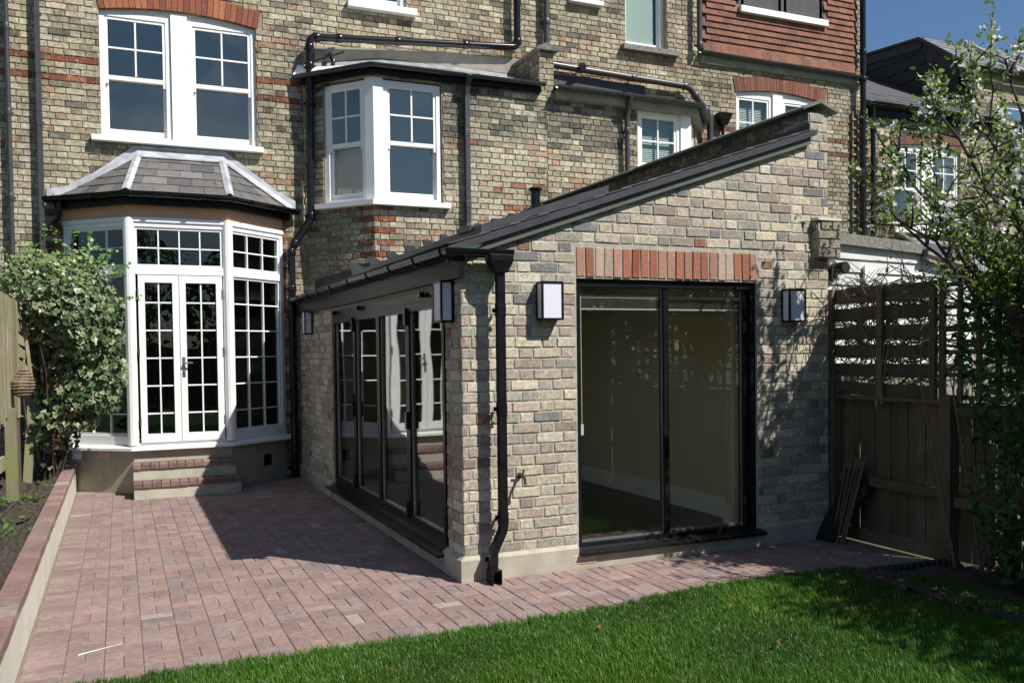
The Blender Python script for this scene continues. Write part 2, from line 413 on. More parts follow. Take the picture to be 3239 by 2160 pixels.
def wall_body(mb, fr, u0, u1, z0, z1, opens, w0=-.26, w1=-.012):
    zs = sorted({z0, z1, *[min(max(v, z0), z1) for o in opens for v in o[2:4]]})
    for za, zb in zip(zs, zs[1:]):
        if zb - za < 1e-4: continue
        zm = (za + zb) / 2; cuts = sorted([(o[0], o[1]) for o in opens if o[2] < zm < o[3]]); x = u0
        for a, b in cuts + [(u1, u1)]:
            if a > x + 1e-4: mb.box(fr, x, min(a, u1), w0, w1, za, zb)
            x = max(x, b)
def arch(parent, fr, uc, half, zs, rise, h, n, pal, mat='redbrick', name='arch_brick', w=.002):
    Rr = (half * half + rise * rise) / (2 * rise); zc = zs + rise - Rr; th = math.asin(half / Rr)
    for i in range(n):
        a0 = -th + 2 * th * (i + .04) / n; a1 = -th + 2 * th * (i + .96) / n; b = MB(); b.col = pick(pal); jj = rnd.uniform(-.002, .002)
        P = []
        for r_, w_ in ((Rr, w + jj), (Rr, w - .1)):
            pass
        def q(r_, a, w_): return fr.p(uc + r_ * math.sin(a), w_, zc + r_ * math.cos(a))
        P = [q(Rr, a0, w + jj), q(Rr, a1, w + jj), q(Rr, a1, w - .1), q(Rr, a0, w - .1), q(Rr + h, a0, w + jj), q(Rr + h, a1, w + jj), q(Rr + h, a1, w - .1), q(Rr + h, a0, w - .1)]
        b.hexa(P); b.build(name, mat, parent)
    def band(u, z):   # inside the arch ring or below it
        if abs(u - uc) > half + .06: return False
        r_ = math.hypot(u - uc, z - zc); return z > zs - .02 and r_ < Rr + h + .006 and abs(math.atan2(u - uc, z - zc)) < th + .01
    return band
PANES = {}
def pane(parent, fr, u0, u1, w_, z0, z1, mat='glass', name='pane'):
    key = (round(u1 - u0, 2), round(z1 - z0, 2), mat)
    if key not in PANES:
        b = MB(); b.box(W0, -key[0] / 2, key[0] / 2, -.003, .003, -key[1] / 2, key[1] / 2); PANES[key] = b.mesh('pane', mat)
    o = bpy.data.objects.new(name, PANES[key]); link(o, parent, fr.p((u0 + u1) / 2, w_, (z0 + z1) / 2))
    o.rotation_euler = (rnd.gauss(0, .002), 0, fr.a + rnd.gauss(0, .002)); return o
def sash(house, fr, u0, u1, z0, z1, w=-.05, cols=2, rows=2, split=.5, mat='whitew', glass='glass_old', fw_=.055, name='window', horns=True, rail=.05, label=None, bar=.020):
    b = MB()
    b.box(fr, u0, u0 + fw_, w - .09, w, z0, z1); b.box(fr, u1 - fw_, u1, w - .09, w, z0, z1)
    b.box(fr, u0 + fw_, u1 - fw_, w - .09, w, z1 - fw_, z1); b.box(fr, u0 + fw_, u1 - fw_, w - .09, w, z0, z0 + fw_ * .7)
    a0, a1, b0, b1 = u0 + fw_, u1 - fw_, z0 + fw_ * .7, z1 - fw_; zm = b0 + (b1 - b0) * split; st = .036
    # upper sash (outer), lower sash (inner)
    for (s0, s1, wo, top) in ((zm - rail / 2, b1, w - .012, True), (b0, zm + rail / 2 - .012, w - .050, False)):
        b.box(fr, a0, a0 + st, wo - .036, wo, s0, s1); b.box(fr, a1 - st, a1, wo - .036, wo, s0, s1)
        lo = rail if top else .075; hi = st if top else .04
        b.box(fr, a0 + st, a1 - st, wo - .037, wo + .001, s0, s0 + lo); b.box(fr, a0 + st, a1 - st, wo - .037, wo + .001, s1 - hi, s1)
        if top and horns:
            for uu in (a0, a1 - st): b.box(fr, uu, uu + st, wo - .03, wo - .002, s0 - .05, s0)
        if top:
            for i in range(1, cols):
                uc = a0 + st + (a1 - a0 - 2 * st) * i / cols; b.box(fr, uc - bar / 2, uc + bar / 2, wo - .034, wo - .003, s0 + lo, s1 - hi)
            for i in range(1, rows):
                zc = s0 + lo + (s1 - hi - s0 - lo) * i / rows; b.box(fr, a0 + st, a1 - st, wo - .033, wo - .004, zc - bar / 2, zc + bar / 2)
    win = b.build(name, mat, house, label=label)
    s0, s1 = zm - rail / 2 + rail, b1 - st
    for i in range(cols):
        for k in range(rows):
            ua, ub = a0 + st, a1 - st
            pane(win, fr, ua + (ub - ua) * i / cols + bar * .4, ua + (ub - ua) * (i + 1) / cols - bar * .4, w - .032, s0 + (s1 - s0) * k / rows + bar * .4, s0 + (s1 - s0) * (k + 1) / rows - bar * .4, glass)
    pane(win, fr, a0 + st, a1 - st, w - .072, b0 + .075, zm + rail / 2 - .052, glass)
    c = MB(); uc = (a0 + a1) / 2; c.box(fr, uc - .03, uc + .03, w - .045, w - .008, zm + rail / 2, zm + rail / 2 + .008); c.tube([fr.p(uc + .01, w - .02, zm + rail / 2), fr.p(uc + .015, w - .02, zm + rail / 2 + .035)], .009, 6)
    c.build('latch', 'steel', win)
    return win
def sill(parent, fr, u0, u1, z0, z1, w0=-.05, w1=.09, mat='whitew', name='sill'):
    b = MB(); P = [fr.p(u0, w1, z0), fr.p(u1, w1, z0), fr.p(u1, w0, z0), fr.p(u0, w0, z0), fr.p(u0, w1, z1 - .012), fr.p(u1, w1, z1 - .012), fr.p(u1, w0, z1), fr.p(u0, w0, z1)]
    b.hexa(P); return b.build(name, mat, parent)
def room(parent, fr, u0, u1, z0, z1, w0, w1, mat='dark_room', fl='floorint'):
    b = MB(); t = .03
    b.box(fr, u0 - t, u0, w0, w1, z0, z1); b.box(fr, u1, u1 + t, w0, w1, z0, z1); b.box(fr, u0 - t, u1 + t, w0 - t, w0, z0, z1)
    b.box(fr, u0 - t, u1 + t, w0 - t, w1, z1, z1 + t); b.build('room_wall', mat, parent)
    c = MB(); c.box(fr, u0 - t, u1 + t, w0 - t, w1, z0 - t, z0); c.build('room_floor', fl, parent)
def blind(parent, fr, u0, u1, z0, z1, w_, pitch_=.027, ang=62):
    w_ = max(w_, -.115) if w_ > -.16 else -.145
    b = MB(); z = z1; d = .013
    while z > z0:
        s_, c_ = math.sin(R(ang)) * d, math.cos(R(ang)) * d
        P = [fr.p(u0, w_ + c_, z - s_), fr.p(u1, w_ + c_, z - s_), fr.p(u1, w_ - c_, z + s_), fr.p(u0, w_ - c_, z + s_)]
        b.add(P, [(0, 1, 2, 3)]); z -= pitch_
    return tag(b.build('blind', 'blinds', parent), kind='stuff')
def gutter_prof(r=.055, t=.006, n=8):
    o = [(r - r * math.cos(math.pi * i / n), -r * math.sin(math.pi * i / n)) for i in range(n + 1)]
    i_ = [(r - (r - t) * math.cos(math.pi * i / n), -(r - t) * math.sin(math.pi * i / n)) for i in range(n, -1, -1)]
    return o + i_
def gutter(parent, path, r=.055, mat='blackpipe', brackets=(), name='gutter', label=None, joints=()):
    b = MB(); b.sweep(path, gutter_prof(r)); g = b.build(name, mat, parent, smooth=True, label=label)
    # joints and brackets as slightly wider short sleeves
    P = [Vector(p) for p in path]; L = [(P[i + 1] - P[i]).length for i in range(len(P) - 1)]
    for t in brackets:
        s_ = t * sum(L); i = 0
        while i < len(L) - 1 and s_ > L[i]: s_ -= L[i]; i += 1
        d = (P[i + 1] - P[i]).normalized(); q = P[i] + d * s_; nn = Vector((d.y, -d.x, 0))
        k = MB(); k.sweep([q - d * .02 - nn * .004, q + d * .02 - nn * .004], [(a * 1.12, z_ * 1.10) for a, z_ in gutter_prof(r)]); k.build('bracket', mat, g, smooth=True)
    return g
def drainpipe(label, pts, r, mat='greypipe', collars=(), sq=False, brackets=True, group=None, wallw=None, name='drainpipe', nn=(0, 1, 0), shoe=None):
    base = min(pts, key=lambda p: p[2]); t = thing(name, label, 'drainpipe', base, group)
    # round the bends
    P = [Vector(p) for p in pts]; Q = [P[0]]
    for i in range(1, len(P) - 1):
        a = (P[i - 1] - P[i]); c = (P[i + 1] - P[i]); k = min(r * (1.2 if sq else 1.8), a.length * .45, c.length * .45)
        A_, C_ = P[i] + a.normalized() * k, P[i] + c.normalized() * k
        for s_ in (0, .25, .5, .75, 1): Q.append(A_ * (1 - s_) ** 2 + P[i] * 2 * s_ * (1 - s_) + C_ * s_ ** 2)
    Q.append(P[-1])
    b = MB(); b.tube(Q, r, 12, sq=sq); b.build('pipe', mat, t, smooth=not sq)
    for f_ in collars:      # (segment index, fraction)
        i, u_ = f_; q = P[i].lerp(P[i + 1], u_); d = (P[i + 1] - P[i]).normalized()
        c = MB(); c.tube([q - d * .045, q - d * .035, q + d * .035, q + d * .045], [r * 1.05, r * (1.10 if sq else 1.18), r * (1.10 if sq else 1.18), r * 1.05], 12, sq=sq); c.build('collar', mat, t, smooth=not sq)
        if brackets:
            k = MB(); n_ = Vector(nn); k.tube([q, q + n_ * .09], .012, 6); s_ = n_.cross(d); k.box(W0, *sorted((q.x - (r + .012) * abs(s_.x) - .008, q.x + (r + .012) * abs(s_.x) + .008)), *sorted((-(q.y + n_.y * (r + .004)) - .06 * abs(s_.y) - .004, -(q.y + n_.y * (r + .004)) + .06 * abs(s_.y) + .004)), q.z - .015, q.z + .015); k.build('bracket', mat, t)
    return t

PAL_E = [(.36, (.585, .515, .385)), (.18, (.485, .40, .33)), (.19, (.40, .37, .305)), (.035, (.25, .245, .24)), (.09, (.375, .295, .245)), (.02, (.34, .17, .11)), (.12, (.63, .58, .465))]
PAL_A = [(.44, (.49, .425, .30)), (.22, (.40, .34, .235)), (.06, (.20, .18, .14)), (.20, (.55, .50, .37)), (.06, (.43, .28, .18)), (.05, (.28, .255, .20))]
PAL_B = [(.44, (.55, .485, .345)), (.20, (.44, .38, .265)), (.07, (.22, .20, .16)), (.10, (.47, .32, .22)), (.04, (.38, .17, .105)), (.16, (.60, .545, .415))]
PAL_RED = [(1, (.30, .105, .055)), (.5, (.22, .08, .05)), (.25, (.38, .15, .075))]
PAL_REDS = [(1, (.32, .125, .08)), (.7, (.38, .20, .145)), (.25, (.42, .31, .24)), (.3, (.29, .085, .05))]
PAL_PAV = [(1, (.275, .192, .176)), (.6, (.258, .187, .175)), (.3, (.288, .196, .168)), (.2, (.242, .192, .185)), (.06, (.35, .28, .255))]

# ------------------------------------------------------------------ setting: ground, lawn, beds
YA, YB = 6.02, 5.22
FA, FB, FE, FS = Fr(0, YA), Fr(0, YB), Fr(0, 0), Fr(0, 0, -math.pi / 2)
b = MB(); b.add([(-400, -400, -.06), (400, -400, -.06), (400, 400, -.06), (-400, 400, -.06)], [(0, 1, 2, 3)]); tag(b.build('ground', 'ground'), kind='structure')
LE = [(-3.0, -.99), (-1.84, -.985), (-.9, -1.02), (-.4, -1.03), (.2, -1.01), (.7, -.97), (1.0, -.90), (1.6, -.85), (2.1, -.86), (2.5, -.90), (2.72, -1.05)]
LR = [(2.95, -1.5), (2.85, -2.1), (2.75, -3.0), (2.7, -9.0)]
b = MB(); pts = [(x, y, -.004) for x, y in LE + LR] + [(-2.75, -9, -.004), (-2.75, -1.2, -.004)]
b.add(pts, [tuple(range(len(pts) - 1, -1, -1))]); lawn = tag(b.build('lawn', 'turf'), kind='structure')
# right bed and left raised bed, lumpy soil sheets
def soil_sheet(name, x0, x1, y0, y1, z, nx, ny, amp):
    xs = np.linspace(x0, x1, nx); ys = np.linspace(y0, y1, ny); X, Y = np.meshgrid(xs, ys)
    Z = z + amp * (nrs.rand(ny, nx) - .5) + amp * .8 * np.sin(X * 9 + Y * 5) * np.cos(Y * 7 - X * 3)
    V = np.stack([X, Y, Z], -1).reshape(-1, 3); i = np.arange(nx * ny).reshape(ny, nx)
    Fq = np.stack([i[:-1, :-1], i[:-1, 1:], i[1:, 1:], i[1:, :-1]], -1).reshape(-1, 4)
    me = npmesh(name, V, Fq, np.ones((len(V), 3)), 'soil', smooth=True); return tag(link(bpy.data.objects.new(name, me)), kind='structure')
soil_sheet('soil_bed', 2.42, 3.9, -7, -1.04, .012, 60, 200, .03)
soil_sheet('raised_soil_bed', -3.9, -2.735, -3, 6.0, .255, 60, 330, .05)

# ------------------------------------------------------------------ patio of block pavers
patio = MB(); patio.add([(-2.62, -1.12, -.0055), (3.32, -1.12, -.0055), (3.32, -.02, -.0055), (-2.62, -.02, -.0055)], [(0, 1, 2, 3)])
patio.add([(-2.62, -.02, -.0055), (0, -.02, -.0055), (0, 6.0, -.0055), (-2.62, 6.0, -.0055)], [(0, 1, 2, 3)])
MT['verge'] = plain('olive_grey_board', (.085, .085, .068), .6, 0, 6, (.8, 1.2))
MT['sandj'] = plain('jointing_sand', (.22, .165, .125), .98, 0, 30, (.7, 1.2))
patio = tag(patio.build('patio', 'sandj'), kind='structure')
def bay_y(x):   # front face of the bay's plinth in plan
    if x < -2.0: return 5.40 + (-2.0 - x) * .914
    if x > -.92: return 5.40 + (x + .92) * .84
    return 5.40
def edge_y(x):
    return float(np.interp(x, [p[0] for p in LE], [p[1] for p in LE]))
PS = .1856; pav = []
def put_paver(x0, x1, y0, y1):
    x0 += .0032; x1 -= .0032; y0 += .0008; y1 -= .0008
    if x0 < -.02:
        if y1 > -.035 and x1 > -.035: x1 = -.035
        y1 = min(y1, bay_y(.5 * (x0 + x1)) - .005)
        if -2.02 < .5 * (x0 + x1) < -.87: y1 = min(y1, 4.885)
    else: y1 = min(y1, -.035)
    if x1 > 3.31: x1 = 3.31
    y0 = max(y0, edge_y(.5 * (x0 + x1)) - .03)
    if x1 - x0 < .02 or y1 - y0 < .02: return
    pav.append((x0, x1, y0, y1))
for i in range(-1, 31):
    xa = -2.42 + i * PS
    for j in range(-7, 33):
        ya = .145 + j * .1875; h = .1875
        if i == -1:
            put_paver(-2.612, xa + PS, ya, ya + h / 2); put_paver(-2.612, xa + PS, ya + h / 2, ya + h)
        elif (i + j) % 2: put_paver(xa, xa + PS, ya, ya + h / 2); put_paver(xa, xa + PS, ya + h / 2, ya + h)
        else: put_paver(xa, xa + PS / 2, ya, ya + h); put_paver(xa + PS / 2, xa + PS, ya, ya + h)
def paver_geo(x0, x1, y0, y1, z):
    c = .0045; cy_ = .0022; zz = [z + rnd.uniform(-.0012, .0012) for _ in range(4)]
    P = [(x0, y0), (x1, y0), (x1, y1), (x0, y1)]; Q = [(x0 + c, y0 + cy_), (x1 - c, y0 + cy_), (x1 - c, y1 - cy_), (x0 + c, y1 - cy_)]
    v = [(x, y, -.02) for x, y in P] + [(x, y, z - .003) for x, y in P] + [(x, y, k) for (x, y), k in zip(Q, zz)]
    f = [(8, 9, 10, 11)]
    for i in range(4): k = (i + 1) % 4; f.append((4 + i, 4 + k, 8 + k, 8 + i)); f.append((i, k, 4 + k, 4 + i))
    return v, f
pav.sort(key=lambda r_: -score(((r_[0] + r_[1]) / 2, (r_[2] + r_[3]) / 2, 0), (r_[1] - r_[0]) * (r_[3] - r_[2]) / (1 + ((r_[2] + 5.6) ** 2) * .08)))
PM = {}; rest = MB()
for n, (x0, x1, y0, y1) in enumerate(pav):
    z = rnd.uniform(-.0015, .0015); c = pick(PAL_PAV)
    if n < 300:
        key = (round(x1 - x0, 2), round(y1 - y0, 2)); lst = PM.setdefault(key, [])
        if len(lst) < 4:
            m_ = MB(); m_.add(*paver_geo(-(x1 - x0) / 2, (x1 - x0) / 2, -(y1 - y0) / 2, (y1 - y0) / 2, 0)); lst.append(m_.mesh('paver', 'paver'))
        o = bpy.data.objects.new('paver', rnd.choice(lst)); o.color = (*c, 1); link(o, patio, ((x0 + x1) / 2, (y0 + y1) / 2, z))
    else: rest.col = c; rest.add(*paver_geo(x0, x1, y0, y1, z))
tag(rest.build('paver_field', 'paver', patio), kind='stuff')

# ------------------------------------------------------------------ first house: rear wall, shallow bay, canted bay with French doors
house = thing('terraced_house', 'yellow stock brick terraced house with white sash windows and bay with French doors', 'house', (0, YA, 0))
mort = MB()
opA = [(-2.26, -.46, 4.20, 5.78), (-2.68, -.19, .55, 3.40), (.80, 1.53, 6.22, 7.9)]
wall_body(mort, FA, -6, 3.25, -.05, 8.6, opA)
FCB = Fr.between((.12, YA), (.83, YB)); LCB = FCB.len
wall_body(mort, FCB, 0, LCB - .004, 2.0, 5.08, [(.32, LCB + .1, 3.50, 5.02)])
wall_body(mort, FB, .83, 3.25, 2.0, 5.08, [(.80, 1.74, 3.50, 5.02)])
wallh = mort.build('wall', 'mortar_old', house)
bk = Bricks(wallh, 'brick_old')
archW1 = arch(wallh, FA, -1.345, .915, 5.70, .085, .225, 27, PAL_RED)
def maskA(u, z):
    if archW1(u, z): return False
    if -2.26 < u < -.46 and 4.13 < z < 5.79: return False
    if -2.70 < u < -.17 and z < 3.62: return False
    if .80 < u < 1.53 and z > 6.16: return False
    if u > .14 and z < 5.42: return False
    return True
def colA(u, z):
    if abs(z - 5.075) < .037 or abs(z - 4.85) < .037: return pick(PAL_RED)
    if z < 3.3 and (-2.88 < u < -2.69 or -.18 < u < -.06) and int(z / .075) % 3: return pick(PAL_RED)
lay(bk, FA, -4.6, 3.25, .0, 6.75, maskA, PAL_A, colorfn=colA, start=.06)
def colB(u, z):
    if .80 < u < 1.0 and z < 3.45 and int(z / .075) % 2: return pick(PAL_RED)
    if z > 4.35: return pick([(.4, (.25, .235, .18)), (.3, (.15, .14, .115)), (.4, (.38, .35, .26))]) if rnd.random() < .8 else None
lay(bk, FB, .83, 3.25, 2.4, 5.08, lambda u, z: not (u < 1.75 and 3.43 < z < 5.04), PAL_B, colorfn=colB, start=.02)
lay(bk, FCB, 0., LCB, 2.1, 5.08, lambda u, z: not (u > .31 and 3.43 < z < 5.04), PAL_A, colorfn=lambda u, z: pick(PAL_RED) if u > LCB - .22 and z < 3.45 and int(z / .075) % 2 else None)
bk.finish(300)
# brick party pier between the two roofs
pp = MB(); pp.box(W0, 3.155, 3.345, -6.01, -5.235, 5.0, 5.62); pier = pp.build('party_pier', 'mortar_old', house)
bk = Bricks(pier, 'brick_old'); FP1 = Fr(0, 5.222); FP2 = Fr(3.14, 0, -math.pi / 2)
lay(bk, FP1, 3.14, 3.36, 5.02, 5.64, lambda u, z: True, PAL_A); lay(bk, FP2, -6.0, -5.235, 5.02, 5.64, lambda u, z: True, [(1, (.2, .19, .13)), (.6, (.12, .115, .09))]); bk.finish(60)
c = MB(); c.prism(Fr(0, 6.0), [(3.08, 5.63), (3.42, 5.63), (3.42, 5.655), (3.25, 5.735), (3.08, 5.655)], 0, .84); c.build('coping', 'coping', pier)

# --- upper left pair of sash windows
wl = sash(house, FA, -2.26, -1.47, 4.20, 5.70, split=.485, label='left sash window of the upper pair')
wr = sash(house, FA, -1.27, -.46, 4.20, 5.70, split=.485, label='right sash window of the upper pair')
c = MB(); c.box(FA, -1.465, -1.275, -.13, -.02, 4.20, 5.74); c.box(FA, -2.26, -.46, -.14, -.06, 5.702, 5.80); c.build('mullion', 'whitew', house)
sill(house, FA, -2.37, -.40, 4.13, 4.205, -.10, .10)
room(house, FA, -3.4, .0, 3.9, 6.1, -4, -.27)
# --- top small window
sash(house, FA, .80, 1.53, 6.23, 7.85, label='small top window with only its foot in view'); sill(house, FA, .72, 1.66, 6.13, 6.225, -.1, .10); room(house, FA, .3, 2.2, 6.0, 8.2, -3, -.27)
# --- shallow bay windows (front and canted)
wbf = sash(house, FB, .97, 1.73, 3.50, 5.00, w=-.035, split=.49, label='front sash window of the shallow bay')
wbc = sash(house, FCB, .32, LCB - .13, 3.50, 5.00, w=-.035, split=.49, label='shaded canted sash window of the shallow bay')
c = MB(); P0 = FCB.p(LCB - .126, -.02, 0); c.prism(W0, [(0, 0)] * 3, 0, 0) if False else None
cp = [FCB.p(LCB - .126, -.012, 0), FCB.p(LCB, -.012, 0), FB.p(.966, -.012, 0), FB.p(.966, -.14, 0), FCB.p(LCB - .126, -.14, 0)]
c.add([(x, y, 3.50) for x, y, z in cp] + [(x, y, 5.02) for x, y, z in cp], [(4, 3, 2, 1, 0), (5, 6, 7, 8, 9)] + [(i, (i + 1) % 5, 5 + (i + 1) % 5, 5 + i) for i in range(5)]); c.build('corner_post', 'whitew', house)
s1 = MB(); s1.sweep([FCB.p(.22, 0, 3.425), (.83, YB, 3.425), (1.82, YB, 3.425)], [(-.06, 0), (.09, 0), (.09, .06), (-.06, .075)]); s1.build('sill', 'whitew', house)
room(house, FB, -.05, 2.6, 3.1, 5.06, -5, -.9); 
# --- shallow bay eaves: fascia, gutter, lead roof, cement fillet
fc = MB(); fc.sweep([FCB.p(.02, 0, 5.0), (.83, YB, 5.0), (3.14, YB, 5.0)], [(-.02, .045), (.06, .045), (.06, .125), (-.02, .125)]); fc.build('fascia', 'blackpaint', house)
gutter(house, [FCB.p(-.05, .065, 5.150), (.805, YB - .065, 5.150), (3.17, YB - .065, 5.160)], .046, 'greypipe', (.12, .3, .46, .58, .72, .9), label='black gutter along the shallow bay')
r = MB(); e0, e1, e2 = FCB.p(-.06, .12, 5.16), (.79, YB - .12, 5.16), (3.15, YB - .12, 5.17)
r.slab([e0, e1, (1.15, YA - .01, 5.46), (.06, YA - .01, 5.30)], .03); r.slab([e1, e2, (3.15, YA - .01, 5.48), (1.15, YA - .01, 5.46)], .03); r.build('bay_roof', 'slate', house)
r = MB(); r.sweep([(.2, YA, 5.27), (.42, YA, 5.30), (1.15, YA, 5.44), (2.1, YA, 5.46), (3.13, YA, 5.45)], [(0, 0), (.10, -.02), (.11, -.005), (.012, .075), (0, .075)]); r.build('flashing', 'lead_dull', house)
r = MB(); r.prism(FA, [(.28, 5.36), (1.15, 5.52), (3.14, 5.53), (3.14, 5.74), (2.1, 5.72), (.6, 5.60), (.28, 5.56)], 0.001, .022); r.build('cement_fillet', 'render_grey', house)

# --- canted bay
BP = [(-2.70, YA), (-2.0, 5.38), (-.92, 5.38), (-.17, YA)]
FL, FF, FR_ = Fr.between(BP[0], BP[1]), Fr.between(BP[1], BP[2]), Fr.between(BP[2], BP[3])
pl = MB()
pl.sweep([(x, y, 0) for x, y in BP], [(-.25, -.03), (0.0, -.03), (0.0, .49), (-.25, .49)]); pl.build('bay_plinth', 'render', house)
sb = MB(); sb.sweep([(-2.86, YA - .005, 0), (-2.74, YA - .005, 0)] and [(-2.80, YA - .02, 0), (-2.0, 5.38, 0), (-.92, 5.38, 0), (-.08, YA - .02, 0)], [(-.10, .495), (.07, .495), (.07, .525), (-.02, .55), (-.10, .55)]); sb.build('bay_sill', 'white', house)
pe = MB(); pe.sweep([(x, y, 0) for x, y in BP], [(-.08, 3.165), (.0, 3.165), (.0, 3.30), (-.08, 3.30)]); pe.build('render_band', 'render_peach', house)
Z = dict(b=.552, gb=.67, top=2.42, tb0=2.50, tb1=2.60, t0=2.62, t1=3.03, h=3.165)
def lights(fr, L, name, cols, label, door=False):
    m = MB(); j = .055
    m.box(fr, 0, j, -.085, -.005, Z['b'], Z['h']); m.box(fr, L - j, L, -.085, -.005, Z['b'], Z['h'])
    m.box(fr, j, L - j, -.085, -.005, 3.06, Z['h']); m.box(fr, -.002, L + .002, -.05, .012, 3.115, Z['h'] - .002); m.box(fr, j, L - j, -.085, .0, 2.515, 2.60)
    if not door: m.box(fr, j, L - j, -.085, -.005, Z['b'], .66)
    else: m.box(fr, j, L - j, -.085, -.008, Z['b'], .575)
    bt = .015; gl = []
    def field(u0, u1, z0, z1, nc, zs):
        m.box(fr, u0 - .03, u0, -.07, -.02, z0 - .03, z1 + .03); m.box(fr, u1, u1 + .03, -.07, -.02, z0 - .03, z1 + .03)
        m.box(fr, u0, u1, -.07, -.02, z0 - .03, z0); m.box(fr, u0, u1, -.07, -.02, z1, z1 + .03)
        us = [u0 + (u1 - u0) * k / nc for k in range(nc + 1)]; zz = [z0] + zs + [z1]
        for u in us[1:-1]: m.box(fr, u - bt / 2, u + bt / 2, -.060, -.026, z0, z1)
        for z in zs: m.box(fr, u0, u1, -.059, -.027, z - bt / 2, z + bt / 2)
        for a, c_ in zip(us, us[1:]):
            for d, e in zip(zz, zz[1:]): gl.append((a, c_, d, e))
    field(j + .03, L - j - .03, 2.63, 3.03, cols, [2.82])
    if not door: field(j + .03, L - j - .03, .69, 2.485, cols, [.91, 1.23, 1.55, 1.87, 2.19])
    o = m.build(name, 'white', house, label=label)
    for a, c_, d, e in gl: pane(o, fr, a + .006, c_ - .006, -.043, d + .006, e - .006)
    return o
for g, wdt in ((FL, None), (FR_, None)): pass
lights(FL, FL.len, 'bay_window', 3, 'left canted side light of the bay behind the ivy'); lights(FR_, FR_.len, 'bay_window', 3, 'right canted side light of the bay')
lights(FF, FF.len, 'door_frame', 4, None, door=True)
po = MB()
for (x, y) in BP[1:3]: po.tube([(x, y + .03, Z['b']), (x, y + .03, Z['h'] - .003)], .062, 12)
po.build('corner_post', 'white', house)
for k, (u0, u1) in enumerate(((.085, .521), (.527, FF.len - .075))):
    m = MB(); zt, zb = 2.505, .58
    m.box(FF, u0, u0 + .07, -.06, .012, zb, zt); m.box(FF, u1 - .07, u1, -.06, .012, zb, zt); m.box(FF, u0 + .07, u1 - .07, -.06, .012, zt - .085, zt); m.box(FF, u0 + .07, u1 - .07, -.06, .012, zb, zb + .095)
    g0, g1, h0, h1 = u0 + .07, u1 - .07, zb + .095, zt - .085; uc = (g0 + g1) / 2; zs = [.91, 1.23, 1.55, 1.87, 2.19]
    m.box(FF, uc - .008, uc + .008, -.045, -.004, h0, h1)
    for z in zs: m.box(FF, g0, g1, -.044, -.005, z - .008, z + .008)
    d = m.build('french_door', 'white', house)
    for a, c_ in ((g0, uc), (uc, g1)):
        for z0, z1 in zip([h0] + zs, zs + [h1]): pane(d, FF, a + .01, c_ - .01, -.03, z0 + .008, z1 - .008)
    hx = u0 - .004 if k == 0 else u1 + .004
    for z in (.82, 1.62, 2.30):
        h = MB(); h.tube([FF.p(hx, .016, z - .05), FF.p(hx, .016, z + .05)], .010, 6); h.build('hinge', 'steel', d)
    if k == 1:
        h = MB(); h.box(FF, u0 + .02, u0 + .05, .012, .020, 1.33, 1.56); h.tube([FF.p(u0 + .035, .02, 1.49), FF.p(u0 + .035, .06, 1.49), FF.p(u0 + .13, .062, 1.49)], .009, 8); h.tube([FF.p(u0 + .035, .02, 1.385), FF.p(u0 + .035, .032, 1.385)], .013, 8); h.build('handle', 'steel', d, smooth=True)
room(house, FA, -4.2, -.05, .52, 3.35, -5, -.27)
fl = MB(); fl.add([(-2.65, YA + .3, .53), (-2.0, 5.46, .53), (-.92, 5.46, .53), (-.2, YA + .3, .53)], [(0, 1, 2, 3)]); fl.build('bay_floor', 'floorint', house)
cl = MB(); cl.add([(-2.65, YA + .3, 3.2), (-2.0, 5.42, 3.2), (-.92, 5.42, 3.2), (-.2, YA + .3, 3.2)], [(0, 1, 2, 3)]); cl.build('bay_ceiling', 'dark_room', house)
# bay roof: fascia, gutter, slates, lead hips
EV = [(-2.84, YA - .01), (-2.02, 5.24), (-.90, 5.24), (-.02, YA - .01)]
fc = MB(); fc.sweep([(x, y, 3.30) for x, y in [(-2.76, YA - .01), (-2.01, 5.31), (-.91, 5.31), (-.10, YA - .01)]], [(-.1, .0), (.03, .0), (.03, .10), (-.1, .10)]); fc.build('fascia', 'blackpaint', house)
gutter(house, [(x, y + .0, 3.425) for x, y in [(-2.84, YA - .02), (-2.01, 5.29), (-.91, 5.29), (-.02, YA - .02)]], .058, 'blackpipe', (.03, .2, .34, .42, .55, .66, .74, .85, .97), label='black gutter round the canted bay')
T0, T1 = (-1.86, YA - .03, 4.0), (-.90, YA - .03, 4.0); E0, E1, E2, E3 = [(x, y, 3.43) for x, y in EV]
broof = MB(); broof.slab([E1, E2, T1, T0], .03); broof.add([E0, E1, T0], [(0, 1, 2)]); broof.add([E2, E3, T1], [(0, 1, 2)]); broof = broof.build('bay_roof', 'felt', house)
